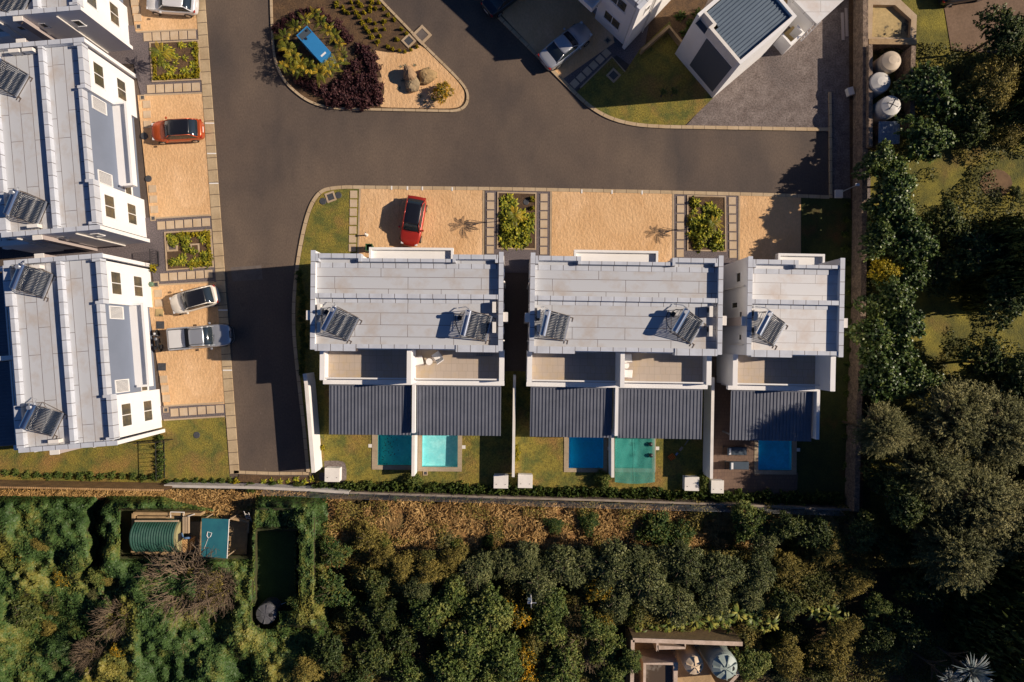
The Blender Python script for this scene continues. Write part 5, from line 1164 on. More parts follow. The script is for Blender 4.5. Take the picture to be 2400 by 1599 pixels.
# --- bottom woodland
GB='trees of the woodland below the dry bank'
for a in ((1262,1372,58,5.0,'silver','silvery tree left of the orange yellow shrub, above the white pole'),(1320,1330,58,5.0,'silver','silvery grey tree above the orange yellow shrub'),
    (1440,1335,62,5.5,'silver','silvery tree nearest the bank, right of the orange yellow shrub'),(1520,1370,70,6.0,'silver','large silvery tree in the middle of the grey canopy'),
    (1610,1335,64,5.6,'silver','silvery tree touching the bare bank at its lower side'),(1690,1350,62,5.5,'silver','silvery tree above the banana leaves, right part of the grey canopy'),
    (1780,1355,52,5.0,'silver','rightmost silvery tree of the grey canopy'),(1450,1410,55,5.0,'silver','silvery tree touching the left end of the banana leaves'),
    (1590,1420,62,5.2,'silver','silvery tree directly above the long row of banana leaves'),(1680,1410,50,4.8,'silver','small silvery tree among the upper banana leaves'),
    (1010,1345,46,4.5,'olive','golden olive tree at the upper middle of the woodland'),(1065,1310,36,4.0,'olive','small golden olive tree casting a dark shadow onto the bank'),
    (945,1335,40,4.0,'olive','pale olive bush tree at the left of the golden ones'),(1010,1440,58,5.6,'green','bright green tree in the centre left of the woodland'),
    (1060,1395,52,5.2,'green','green tree right of the golden olive one'),(1115,1350,55,5.0,'silver','grey green tree between golden olive and silvery trees'),
    (1150,1440,62,6.0,'green','green tree left of the yellow flowering shrubs'),(1095,1500,66,6.2,'green','large green tree in the lower centre of the woodland'),
    (1180,1545,62,5.8,'green','green tree at the bottom edge left of the yellow flowers'),(1060,1590,60,5.5,'green','green tree cut by the bottom edge in the centre'),
    (780,1300,42,3.6,'creep','rounded creeper covered tree right of the mown clearing, upper one'),(770,1390,52,4.2,'creep','rounded creeper covered tree right of the mown clearing, lower one'),
    (860,1270,48,3.0,'olive','spreading olive shrub at the left edge of the dry bank'),(900,1310,35,3.2,'olive','small olive shrub beside the dark gap in the woodland'),
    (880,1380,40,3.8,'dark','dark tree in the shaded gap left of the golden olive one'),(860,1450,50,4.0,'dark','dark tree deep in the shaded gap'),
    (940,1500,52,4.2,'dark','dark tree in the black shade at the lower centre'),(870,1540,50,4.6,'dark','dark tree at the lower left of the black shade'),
    (770,1530,46,5.0,'dark','dark tree right of the black water tank'),(720,1575,42,4.8,'olive','olive tree at the bottom edge right of the creeper slope'),
    (960,1580,48,4.2,'green','isolated green crown at the bottom edge in black shade'),(1290,1480,50,4.2,'green','green tree below the white pole'),
    (1320,1570,60,4.6,'green','green tree at the bottom edge under bare branches'),(1420,1520,45,4.2,'green','green tree left of the concrete compound wall'),
    (1440,1590,42,4.2,'green','green tree cut by the bottom edge left of the compound'),(1480,1545,28,4.6,'green','fern green round tree overlapping the compound wall corner'),
    (1545,1250,52,2.6,'creep','dense green shrub group on the bank below the long white wall'),(1600,1260,42,2.4,'creep','dense green shrub on the bank right of the shrub group'),
    (1300,1235,22,1.6,'creep','small round green shrub on the bank, left one of two'),(1382,1228,30,1.8,'creep','round green shrub on the bank, right one of two'),
    (1760,1225,56,4.2,'green','green tree on the bank below the brown deck'),(1800,1270,46,4.0,'silver','grey green tree on the bank right end'),
    (1850,1235,42,4.6,'dark','dark tree below the stone wall end'),(1920,1255,44,4.8,'dark','dark tree left of the stone wall foot'),
    (1850,1330,44,4.0,'olive','olive tree right of the silvery canopy'),(1950,1290,50,4.8,'olive','olive tree in the dark area below the stone wall'),
    (2030,1250,50,5.2,'dark','dark tree right below the stone wall end'),(2100,1290,40,4.8,'dark','dark tree left of the lowest feathery tree'),
    (2010,1370,48,4.4,'olive','olive brown tree above the orange flowering shrubs'),(2060,1420,34,4.0,'green','small green tree at the edge of the black shade'),
    (1850,1550,52,4.4,'olive','olive shrub tree with orange tips, left of the dark paved patch'),(1965,1545,56,4.4,'olive','olive shrub tree with orange tips, right of the dark paved patch'),
    (2370,1500,50,5.0,'dark','dark tree cut by the right edge near the bottom'),(2330,1590,40,4.6,'dark','dark tree at the bottom right corner')):
    tree('broadleaf_tree',a[5],'tree',a[4],a[0],a[1],a[2],a[3],GB,trunk=a[3]>2.8)
for a in ((1215,1445,48,4.0,'large yellow flowering shrub left of the white pole foot'),(1225,1540,50,4.0,'yellow flowering shrub in the lower centre'),(1235,1592,42,3.8,'yellow flowering shrub cut by the bottom edge'),
    (1405,1385,36,4.5,'orange yellow shrub glowing between silvery trees'),(1418,1440,34,4.2,'green and orange shrub left of the banana leaves')):
    tree('flowering_shrub',a[4],'shrub','flower',a[0],a[1],a[2],a[3],'yellow flowering shrubs')
for a in ((430,1370,118,3.8,1,'wide bare brown tree below the green barrel tank'),(500,1385,70,3.2,1,'bare brown tree below the teal shade canopy'),(262,1455,62,3.0,1,'bare brown tree low on the creeper slope'),
    (1370,1530,72,4.2,2,'pale bare branched tree left of the bottom compound'),(205,1540,50,2.8,1,'small bare brown tree near the bottom left corner')):
    c=P(a[0],a[1],a[3]*.6+1); t=thing('bare_tree',a[5],'tree',(c.x,c.y,1.1 if a[4]==1 else 0),rng.random()*6,'bare trees'); r=a[2]*.036
    for k in range(3):
        e=mesh_ob('branches',CR['bare'][a[4]-1],t); e.scale=(r*(1-.12*k),r*(1-.12*k),a[3]*.85); e.rotation_euler=(0,0,k*2.1); e.location=(.2*k*math.cos(k*2),.2*k,a[3]*.2)
    if a[4]==1: e=mesh_ob('crown',CR['olive'][0],t); e.scale=(r*.55,r*.55,a[3]*.45); e.location=(r*.25,-r*.15,a[3]*.3)
    tk=mesh_ob('trunk',TR[0],t); tk.scale=(r*.6,r*.6,a[3]*.8)
bn=[(1478,1432,26),(1505,1452,28),(1535,1466,26),(1568,1470,28),(1600,1462,26),(1635,1458,30),(1668,1462,26),(1700,1448,30),(1735,1440,32),(1770,1455,28),(1715,1400,26),(1790,1420,26),(1812,1465,24),
    (1900,1365,30),(1935,1400,32),(1955,1440,34),(1985,1465,28),(1912,1440,28),(2040,1460,30),(2075,1480,28),(2110,1545,28),(1500,1490,22)]
for i,(x,y,r) in enumerate(bn):
    lab=('banana like plant in the row above the bottom compound wall, no other kind between' if i<9 else 'banana like plant in the leafy group right of the row above the compound') if i<13 else 'strappy golden leaved plant in the lower right thicket'
    t=tree('banana_plant',['leftmost banana plant above the compound','second banana plant from the left above the compound','third banana plant from the left above the compound','banana plant above the concrete trough','banana plant right above the trough end','banana plant above the cream tank','banana plant above and left of the large grey green tank','banana plant above the large grey green tank','banana plant above the right corner of the compound','banana plant just right of the compound corner','banana plant among the right end of the silvery trees','banana plant right of the silvery trees','rightmost banana plant of the row, below the dark gap','golden leaved strap plant, uppermost in the lower right thicket','golden leaved strap plant below the uppermost one','brightest golden strap plant of the lower right thicket','golden strap plant at the edge of the black shade','green strap plant left of the brightest golden one','pale strap plant spreading into the black shade','pale strap plant above the blue palm','thin strap plant left of the blue palm','small banana plant at the corner of the left compound wall'][i],
        'plant','banana',x,y,r,3.0,'banana and strap plants',trunk=False)
    t.children[0].scale=(r*.058,r*.058,r*.055); t.children[0].location=(0,0,1.6)
    tk=mesh_ob('stem',TR[1],t); tk.scale=(.7,.7,2.2)
for x,y,r,l in ((2265,1565,62,'pale blue fan palm near the bottom edge at the right'),(2215,1585,40,'smaller pale blue fan palm cut by the bottom edge')):
    c=P(x,y,6); t=thing('blue_palm',l,'palm',(c.x,c.y,0)); e=mesh_ob('fronds',CR['bluepalm'][0],t); e.scale=(r*.036,)*3; e.location=(0,0,6.4); tk=mesh_ob('trunk',TR[0],t); tk.scale=(2.5,2.5,7.8)
# --- planted island
yb=[(788,5),(802,14),(822,3),(826,16),(833,26),(845,10),(806,24),(816,28),(838,2),(852,27),(867,14),(880,17),(886,4),(866,22),(841,36),(870,1),(908,32),(923,43),(899,48),(878,52),(864,45),(841,38),(848,50),(856,62),(862,72),(880,68),(900,66),(870,84),(889,82),(884,96),(898,18),(930,90),(952,76),(908,106),(919,112),(935,116),(948,119),(962,115),(977,107),(940,66),(786,12)]
for i,(x,y) in enumerate(yb):
    r=rng.uniform(5.5,8.5) if y<60 or x<900 else rng.uniform(5,7.5)
    lab='golden shrub in the upper rows of the brown island bed near the top edge' if y<30 else ('golden shrub in the middle of the brown island bed' if y<100 else 'golden shrub in the row bordering the island sand')
    plant('golden_shrub',lab,'shrub','yellow',x,y,r,.75,['golden shrubs near the top edge','golden shrubs in the middle of the island bed','golden shrubs bordering the island sand'][0 if y<30 else (1 if y<100 else 2)],.06)
pu=[(648,60,16),(665,48,14),(685,40,16),(705,30,15),(725,22,14),(745,28,16),(765,45,16),(785,55,17),(800,70,16),(812,88,15),(790,92,14),(845,110,22),(860,130,24),(872,155,22),(868,178,20),(845,185,24),(830,205,24),(855,205,22),(880,205,20),(885,228,18),(860,232,22),(835,232,22),(805,225,24),(780,215,22),(755,210,22),(735,200,20),(715,195,18),(698,180,16),(812,180,22),(795,195,22),(830,150,22),(785,240,14),(765,238,12),(815,245,14),(850,248,12),(657,120,12),(655,90,12),(645,75,12)]
for x,y,r in pu:
    lab='dark purple shrub in the ring above the palms of the island' if y<100 and x<830 else ('dark purple shrub at the left kerb of the island' if x<720 else 'dark purple shrub in the big mass below the palms of the island')
    g_={'ab':'purple shrubs above the island palms','le':'purple shrubs along the left island kerb','bi':'purple shrub mass below the island palms'}['ab' if 'above' in lab else ('le' if 'left' in lab else 'bi')]
    plant('purple_shrub',lab,'shrub','purple',x,y,r,1.25,g_,.06)
pa_=[(665,85,26),(690,62,24),(712,42,22),(735,30,22),(748,48,22),(765,68,22),(782,82,22),(792,100,18),(672,110,28),(685,130,28),(702,148,28),(722,158,28),(745,165,28),(768,160,26),(785,145,26),(800,130,22),(688,160,20),(760,140,24),(660,150,16),(675,140,16)]
for i,(x,y,r) in enumerate(pa_):
    lab='golden green palm in the arc above the blue cabin' if i<8 else 'golden green palm in the arc below the blue cabin'
    t=tree('garden_palm',lab,'palm','palm',x,y,r,2.6,'palms above the blue cabin' if i<8 else 'palms below the blue cabin',trunk=False)
    t.children[0].scale=(r*.052,r*.052,r*.052); t.children[0].location=(0,0,1.5); t.children[0].name='fronds'
    tk=mesh_ob('trunk',TR[2],t); tk.scale=(.8,.8,2.0)
tree('flowering_bush','yellow flowering round bush on the island sand','bush','flower',1036,210,31,2.0,trunk=False)
for i,(x,y,r) in enumerate(((951,153,8),(972,152,7),(1003,161,10),(943,187,8),(940,155,7),(935,205,7),(1020,180,8),(995,238,9),(985,225,9))):
    plant('aloe',['aloe above the tall boulder','aloe right of the one above the tall boulder','aloe above the golden boulder','aloe left of the grey brown boulder','leftmost aloe above the tall boulder','aloe in the sand below left of the boulders','aloe between the golden boulder and the yellow bush','aloe left below the yellow flowering bush','dark aloe in the shade of the yellow flowering bush'][i],'aloe','aloe',x,y,r,.5,'aloes around the boulders')
# --- planted squares
def bed(corners, label, label2):
    t=thing('planting_bed',label,'planting bed',P(*corners[0])); o=Vector((t.location.x,t.location.y,0)); c=corners+[corners[0]]
    b=MB(); b.prism([P(x,y,.1)-o for x,y in corners],.0,.1); b.build('soil',m_soil,t)
    b=MB()
    for i in range(4):
        a=P(*c[i],.15)-o; d=P(*c[i+1],.15)-o; tt=(d-a).normalized()*.06; b.strip([a+tt*1.02,d-tt*.98] if i%2 else [a-tt,d+tt],.12,0,.15+.003*(i%2))
    b.build('edging',m_edge,t)
B1=[(351,100),(464,95),(470,186),(357,191)]; B2=[(386,545),(493,539),(499,625),(391,633)]; B3=[(1167,451),(1256,453),(1255,584),(1166,582)]; B4=[(1612,459),(1700,461),(1701,589),(1612,586)]
bed(B1,'planted square at the upper left with a tall palm and low golden edging plants',''); bed(B2,'planted square at the left road with chambers and a round cover in it','')
bed(B3,'densely planted square right of the red hatchback with a bright palm',''); bed(B4,'densely planted square left of the leaf shaded sand lot','')
def inquad(c,u,v): 
    a=np.array(c[0])*(1-u)+np.array(c[1])*u; b=np.array(c[3])*(1-u)+np.array(c[2])*u; return a*(1-v)+b*v
def fill(c,n,kind,r0,r1,h,name,label,group,u=(.06,.94),v=(.06,.94)):
    for _ in range(n):
        x,y=inquad(c,rng.uniform(*u),rng.uniform(*v)); plant(name,label,'plant',kind,x,y,rng.uniform(r0,r1),h*rng.uniform(.7,1.2),group,.1)
def row(c,n,kind,r,h,name,label,group,u,v):
    for k in range(n):
        uu=u[0]+(u[1]-u[0])*(k/(n-1)); vv=v[0]+(v[1]-v[0])*(k/(n-1)); x,y=inquad(c,uu+rng.uniform(-.01,.01),vv+rng.uniform(-.015,.015)); plant(name,label,'plant',kind,x,y,r*rng.uniform(.85,1.2),h*rng.uniform(.8,1.2),group,.1)
row(B1,11,'yellow',8,.45,'golden_plant','low golden plant in the lower edging row of the upper left planted square','golden lower row of the upper left square',(.06,.92),(.90,.90))
row(B1,8,'yellow',7.5,.45,'golden_plant','low golden plant in the right edging row of the upper left planted square','golden right row of the upper left square',(.94,.94),(.08,.82))
row(B1,6,'yellow',7.5,.45,'golden_plant','low golden plant in the left edging row of the upper left planted square','golden left row of the upper left square',(.06,.06),(.3,.82))
fill(B1,26,'strap',14,20,.6,'strap_plant','green strap leaved plant in the upper left planted square','strap plants of the upper left square',u=(.12,.9),v=(.06,.84))
row(B2,8,'yellow',8,.5,'golden_plant','low golden plant in the right edging row of the lower left planted square','golden right row of the lower left square',(.94,.94),(.06,.94))
row(B2,5,'yellow',9,.5,'golden_plant','bright golden plant in the lower edging row of the lower left planted square','golden lower row of the lower left square',(.55,.86),(.90,.90))
row(B2,7,'yellow',8,.5,'golden_plant','golden plant in the upper edging row of the lower left planted square','golden upper row of the lower left square',(.3,.9),(.08,.08))
fill(B2,14,'strap',13,19,.6,'strap_plant','strap leaved plant in the upper part of the lower left planted square','upper strap plants of the lower left square',v=(.08,.3)); fill(B2,20,'strap',14,19,.6,'strap_plant','strap leaved plant in the lower part of the lower left planted square','lower strap plants of the lower left square',v=(.62,.92))
fill(B2,12,'bedbush',10,14,.6,'leafy_plant','low leafy plant in the lower left planted square','leafy plants of the lower left square',u=(.1,.9),v=(.12,.9))
fill(B3,16,'bedbush',15,20,.9,'leafy_plant','dense yellow green leafy plant in the planted square right of the red hatchback','leafy plants of the square by the red hatchback',u=(.16,.84),v=(.38,.9))
fill(B3,34,'strap',19,27,1.0,'strap_plant','tall strap leaved plant in the planted square right of the red hatchback','strap plants of the square by the red hatchback',u=(.1,.9),v=(.34,.93)); fill(B3,9,'strap',17,22,.9,'strap_plant','strap plant in the upper left corner of the planted square right of the red hatchback','upper strap plants of the square by the red hatchback',u=(.1,.42),v=(.07,.3)); row(B3,3,'yellow',9,.6,'golden_plant','golden plant on the upper right side of the planted square right of the red hatchback','golden plants of the square by the red hatchback',(.9,.92),(.1,.42))
fill(B4,16,'bedbush',15,20,.9,'leafy_plant','dense green leafy plant in the planted square left of the leaf shaded sand','leafy plants of the square by the leaf shaded sand',u=(.16,.84),v=(.12,.9))
fill(B4,34,'strap',18,25,1.0,'strap_plant','tall strap leaved plant in the planted square left of the leaf shaded sand','strap plants of the square by the leaf shaded sand',u=(.1,.9),v=(.08,.92)); row(B4,3,'yellow',7,.5,'golden_plant','golden plant at the left edge of the planted square left of the leaf shaded sand','golden plants of the square by the leaf shaded sand',(.04,.05),(.38,.5))
for x,y,r,h,l in ((372,118,30,2.6,'arching palm rising from the upper left planted square'),(1205,500,26,3.4,'bright yellow green palm in the planted square right of the red hatchback'),(1675,520,22,3.2,'soft grey palm in the planted square left of the leaf shaded sand')):
    c=P(x,y,h); t=thing('young_palm',l,'palm',(c.x,c.y,.1)); e=mesh_ob('fronds',CR['palm'][0],t); e.scale=(r*.056,)*3; e.location=(0,0,h-.6); tk=mesh_ob('trunk',TR[1],t); tk.scale=(.8,.8,h)
# --- hedges and garden plants
hx=[x for x in range(8,368,25)]
for i,x in enumerate(hx): plant('hedge_shrub','hedge shrub along the timber fence at the bottom left','shrub','hedge',x,1111+.03*x+rng.uniform(-3,3),rng.uniform(11,15),.9,'hedge shrubs along the timber fence')
for x in range(392,540,21): plant('hedge_shrub','hedge shrub below the left lawn with the round cover','shrub','hedge',x,1130+rng.uniform(-3,3),rng.uniform(9,12),.7,'hedge shrubs below the left lawn')
for y in range(1030,1130,17): plant('hedge_shrub','shrub growing along the black railing between the two left lawns','shrub','hedge',372+rng.uniform(-4,4),y,rng.uniform(10,14),.9,'shrubs along the black railing')
for x in range(615,740,19): plant('leafy_plant','large leaved plant in the soil strip at the end of the left road','plant','strap',x,1129+rng.uniform(-5,6),rng.uniform(12,16),.8,'large leaved plants at the road end')
plant('yellow_plant','bright yellow plant at the left end of the soil strip, above the boundary wall','plant','yellow',549,1131,13,.9); plant('yellow_plant','yellow plant beside the white leaning wall in the first garden','plant','yellow',752,1050,11,.6)
for x,y in ((1209,1048),(1213,1062),(1210,1075)): plant('yellow_plant','yellow leafy plant against the long wall, left side of the middle garden','plant','yellow',x,y,10,.6,'yellow plants against the long wall')
def hrow(x0,x1,st,lab,grp,y=lambda x:1142+(x-760)*.025,r=(15,21),h=1.6):
    for x in np.arange(x0,x1,st): plant('hedge_shrub',lab,'shrub','hedge',x,y(x)+rng.uniform(-4,4),rng.uniform(*r),h*rng.uniform(.7,1.1),grp)
hrow(752,960,19,'hedge shrub below the dark teal pool garden','hedge below the dark teal pool'); hrow(960,1195,19,'hedge shrub below the pale turquoise pool garden','hedge below the pale turquoise pool')
hrow(1210,1440,20,'hedge shrub below the plain blue pool garden','hedge below the plain blue pool'); hrow(1445,1665,20,'hedge shrub below the netted pool garden','hedge below the netted pool')
hrow(1675,1990,21,'hedge shrub below the brown paved deck','hedge below the brown deck')
for x in np.arange(560,1995,17):
    yw=np.interp(x,[385,600,735,818,1000,1200,1420,1650,1830,2006],[1139,1143,1149,1155,1161,1167,1173,1181,1188,1196])
    if rng.random()<(.35 if x<830 else .8): plant('wall_creeper','x','creeper',['hedge','hedge','olive','creep'][rng.integers(4)],x+rng.uniform(-5,5),yw+rng.uniform(-7,8),rng.uniform(10,16),2.2*rng.uniform(.8,1.1),'creepers on the boundary wall '+('by the road end' if x<760 else 'below the first double garden' if x<1200 else 'below the middle garden' if x<1665 else 'below the brown deck'),0)
for x,y,r,h,l in ((965,1128,24,2.0,'tall dark shrub at the lower end of the wall between the first two pools'),(1415,1130,26,2.2,'tall shrub left of the wall end between plain blue and netted pool'),(1650,1135,24,2.4,'tall shrub at the lower end of the white wall left of the loungers'),(1690,485,1,1,'')):
    if r>1: plant('tall_shrub',l,'shrub','green',x,y,r,h)
for k in range(16): plant('wall_shrub','dark shrub in the shaded strip between the left road kerb and the first double house','shrub','hedge',704+rng.uniform(-6,6)-(0 if k<9 else -4),640+k*15.5,rng.uniform(9,13),.8,'shaded shrubs left of the first double house')
for k in range(20): plant('creeping_shrub','low dark shrub in the shade on the earth strip beside the stone wall','shrub','hedge',1990+rng.uniform(-8,8),480+k*34,rng.uniform(9,14),.7,'shaded shrubs along the stone wall')
for x,y,l in ((1555,216,'pale leaved sapling, left of two on the shaded upper lawn'),(1580,214,'pale leaved sapling, right of two on the shaded upper lawn')):
    tree('sapling',l,'sapling','green',x,y,9,1.6)
for x,y in ((1597,35),(1620,55),(1640,30),(1610,75)): plant('garden_shrub','green shrub in the shaded soil between the two diagonal houses','shrub','hedge',x,y,16,.9,'shrubs between the diagonal houses')
plant('corner_shrub','yellowish shrub at the corner of the lower left house by the passage','shrub','yellow',355,627,12,.9)

# --- things nobody could count
def stuff(name,label,me,cat=None):
    o=mesh_ob(name,me); o['kind']='stuff'; tag(o,label,cat); return o
def keepout(x,y):
    k=np.zeros(len(x),bool)
    for a,b_,c,d in ((284,594,1196,1308),(598,690,1245,1425),(598,648,1415,1466),(1478,1745,1495,1700)): k|=(x>a)&(x<b_)&(y>c)&(y<d)
    return k
# creeper slope (heights from a field with trenches)
def hgt(x,y):
    h=.6+2.6*vnoise(x*.016,y*.016,11)+.8*vnoise(x*.06,y*.06,12)
    tr=np.exp(-((x-(228-.05*(y-1160)+7*np.sin(y*.045)+4*np.sin(y*.13)))/(10+5*vnoise(x*0+3,y*.03,6)))**2)*np.clip((1375-y+12*vnoise(x*.1,y*.1,8))/20,0,1); h*=1-.95*np.clip(tr*1.2,0,1)
    hole=np.exp(-(((x-95)/75)**2+((y-1455)/48)**2)); h*=1-.97*np.clip(hole*1.5,0,1)
    hole=np.exp(-(((x-190)/30)**2+((y-1505)/35)**2)); h*=1-.9*np.clip(hole*1.3,0,1)
    e0=1160+44*np.clip((x-380)/160,0,1)*(x<600); edge=np.clip((y-e0)/22,0,1); h*=edge
    c=((x>596+6*vnoise(x*0,y*.05,3))&(x<697+8*vnoise(x*0+1,y*.06,4))&(y>1240)&(y<1432))|((x-622)**2+(y-1441)**2<34**2); h=np.where(c,.0,h)
    ringm=(x>590)&(x<735)&(y>1190)&(y<1470)&~c; h=np.where(ringm,(1.6+1.1*np.clip((x-660)/40,0,1))+.5*vnoise(x*.06,y*.06,4),h)
    y2=(x>282)&(x<592)&(y>1196)&(y<1310); h=np.where(y2,0,h)
    return h
xs=np.arange(-60,777,8); ys=np.arange(1158,1681,8); X,Y=np.meshgrid(xs,ys); Z=hgt(X.astype(float),Y.astype(float)); fade=np.clip((775-X)/40,0,1); Z=Z*fade-.05
b=MB(); nx=len(xs); b.add([tuple(P(x,y,z)) for x,y,z in zip(X.ravel(),Y.ravel(),Z.ravel())],[(j*nx+i,(j+1)*nx+i,(j+1)*nx+i+1,j*nx+i+1) for j in range(len(ys)-1) for i in range(nx-1)])
tag(b.build('overgrown_slope',mat('creeper_floor',(.03,.045,.012),.95,(.05,.04,.015),1),smooth=True),kind='structure')
N=105000; x=rng.uniform(-60,772,N); y=rng.uniform(1162,1640,N); k=~keepout(x,y); x=x[k]; y=y[k]; k=(y>1162+44*np.clip((x-380)/160,0,1)*(x<600)); x=x[k]; y=y[k]; z=hgt(x,y)*np.clip((775-x)/40,0,1)
s=(H-z)/1600; eps=6; dzx=(hgt(x+eps,y)-hgt(x-eps,y))/(2*eps*.0375); dzy=-(hgt(x,y+eps)-hgt(x,y-eps))/(2*eps*.0375)
p=np.stack([(x-1200)*s,(799.5-y)*s,z+rng.uniform(0,.14,len(x))],-1); nn=np.stack([-dzx,-dzy,np.ones(len(x))],-1)
tn=-.05+.85*vnoise(x*.014,y*.014,21)**1.5+.35*vnoise(x*.09,y*.09,22)+.25*(rng.random(len(x))-.5)
stuff('creeper_cover','mass of green creeper covering the slope in the lower left corner',leafcloud('creeper_cover',p,nn,.14+.14*rng.random(len(x)),L_creep,.75,tn,jit=.45))
# undergrowth of the woodland
N=150000; x=rng.uniform(700,2420,N); y=rng.uniform(1290,1640,N); d=vnoise(x*.02,y*.02,31); k=(d>.30)&~((x>820)&(x<1000)&(y>1420)&(y<1570)&(d<.6))&~keepout(x,y)&~((x>1980)&(y>1330)&(y<1480))&~((x>1790)&(x<2000)&(y>1500)&(d<.6)); x=x[k];y=y[k];d=d[k]
z=(d-.28)*4.2+rng.uniform(0,.5,len(x)); s=(H-z)/1600; p=np.stack([(x-1200)*s,(799.5-y)*s,z],-1)
stuff('undergrowth','low leafy undergrowth between the trees along the bottom',leafcloud('undergrowth',p,np.tile([0,0,1.],(len(x),1)),.12+.14*rng.random(len(x)),L_under,.5,.1+.6*vnoise(x*.03,y*.03,8)+.3*rng.random(len(x)),jit=.8))
N=52000; x=rng.uniform(2030,2420,N); y=rng.uniform(100,1340,N); d=vnoise(x*.022,y*.022,41)+.25*((y>880)|(y<370)|((y>490)&(y<690)))-.15*((y>380)&(y<480))-.1*((y>700)&(y<870)); k=d>.5; x=x[k];y=y[k];d=d[k]; z=(d-.5)*2.2+rng.uniform(0,.2,len(x)); s=(H-z)/1600; p=np.stack([(x-1200)*s,(799.5-y)*s,z],-1)
stuff('field_scrub','low scrub in the field behind the stone wall',leafcloud('field_scrub',p,np.tile([0,0,1.],(len(x),1)),.14+.12*rng.random(len(x)),L_under,.5,.2+.5*rng.random(len(x)),jit=.8))
# dry grass on the bank
N=60000; x=rng.uniform(560,2000,N); y=rng.uniform(1166+(x-560)*.02,1330,N); d=vnoise(x*.035,y*.035,51); k=(d>.25)&~keepout(x,y)&((x>725)|(y<1205)); x=x[k];y=y[k];d=d[k]; hh=.1+.55*d; z=rng.uniform(0,1,len(x))*hh+.15; s=(H-z)/1600; p=np.stack([(x-1200)*s,(799.5-y)*s,z],-1)
ta=np.stack([rng.normal(-.2,1,len(x)),rng.normal(-.5,1,len(x)),rng.uniform(.1,.9,len(x))],-1)
green=vnoise(x*.02,y*.02,61)
_x=rng.uniform(-50,720,12000)+0; _y=1149+rng.uniform(0,1,12000)*(22+45*np.clip((_x-380)/160,0,1)); _z=rng.uniform(.05,.4,12000); _s=(H-_z)/1600; p=np.concatenate([p,np.stack([(_x-1200)*_s,(799.5-_y)*_s,_z],-1)]); ta=np.concatenate([ta,np.stack([rng.normal(-.2,1,12000),rng.normal(-.5,1,12000),rng.uniform(.1,.9,12000)],-1)]); x=np.concatenate([x,_x]); y=np.concatenate([y,_y])
stuff('dry_grass','golden dry grass on the bank below the boundary wall',leafcloud('dry_grass',p,np.tile([0,0,1.],(len(x),1)),.25+.3*rng.random(len(x)),L_dry,.16,.1+.5*vnoise(x*.05,y*.05,9)+.4*rng.random(len(x)),ta,jit=.6))
N=40000; x=rng.uniform(560,1990,N); y=rng.uniform(1175,1335,N); d=vnoise(x*.03,y*.03,71)+.12*(x>1450); k=(d>.52)&((x>700)|(y<1200))&~keepout(x,y); x=x[k];y=y[k];d=d[k]; z=(d-.56)*2.6+rng.uniform(0,.2,len(x))+.15; s=(H-z)/1600; p=np.stack([(x-1200)*s,(799.5-y)*s,z],-1)
stuff('bank_weeds','patches of green weeds among the dry grass of the bank',leafcloud('bank_weeds',p,np.tile([0,0,1.],(len(x),1)),.1+.12*rng.random(len(x)),L_olive,.5,None,jit=.8))

# unseen trees added beyond the right edge, crowns stretched low to shade the field
for (x,y,r,h) in [(2478+60*(k%2),y,75,8.5) for k,y in enumerate(range(110,270,62))]+[(2480+70*(k%2),y,95,12) for k,y in enumerate(range(545,660,52))]+[(2510+60*(k%2),y,85,7) for k,y in enumerate(range(900,1290,75))]+[(2470+80*(k%2),y,100,13) for k,y in enumerate(range(1320,1700,52))]:
    t=tree('broadleaf_tree','unseen dark tree added beyond the right edge for shade','tree','dark',x,y,r,h,'trees beyond the right edge'); c_=t.children[0]; c_.scale=(c_.scale[0],c_.scale[1],h*.9/.75); c_.location.z=h*.08
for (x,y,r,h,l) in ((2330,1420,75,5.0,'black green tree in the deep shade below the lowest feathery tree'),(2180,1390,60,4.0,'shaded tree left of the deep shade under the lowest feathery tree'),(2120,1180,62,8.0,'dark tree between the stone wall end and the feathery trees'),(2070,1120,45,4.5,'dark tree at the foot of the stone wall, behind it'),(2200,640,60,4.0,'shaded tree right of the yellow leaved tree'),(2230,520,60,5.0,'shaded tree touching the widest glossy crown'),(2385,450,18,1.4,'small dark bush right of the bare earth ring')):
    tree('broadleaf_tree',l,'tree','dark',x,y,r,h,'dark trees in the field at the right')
for (x,y,r,k,l) in ((1380,1325,50,'silver','grey green tree joining the silvery canopy at the upper left'),(1560,1320,46,'silver','grey green tree at the upper edge of the silvery canopy'),(1395,1470,44,'green','yellow green tree under the pale bare branches'),(1110,1425,50,'green','grey green tree in the centre of the woodland'),(1190,1330,50,'silver','grey green tree below the first small round shrub'),
    (1235,1310,40,'silver','small silvery tree above the yellow flowers'),(1140,1590,52,'green','green tree cut by the bottom edge, right of centre'),(985,1390,40,'silver','small grey tree under the golden olive one'),(830,1600,44,'dark','dark tree cut by the bottom edge left of the isolated crown'),(1290,1420,44,'green','leafy tree right of the white pole'),
    (1760,1400,44,'silver','silvery tree above the right banana plants'),(1500,1310,36,'silver','small silvery tree at the upper canopy edge'),(900,1440,44,'dark','dark tree in the black shade, upper one'),(1850,1420,44,'dark','dark tree among the strap plants'),(1980,1480,40,'olive','olive tree below the brightest strap plant'),(2060,1500,44,'dark','dark tree right of the olive orange tipped shrub tree'),(1760,1560,44,'green','golden green tree right of the large tank'),(2140,1480,50,'dark','dark tree in the shade above the blue palm')):
    tree('broadleaf_tree',l,'tree',k,x,y,r,4.6,GB)
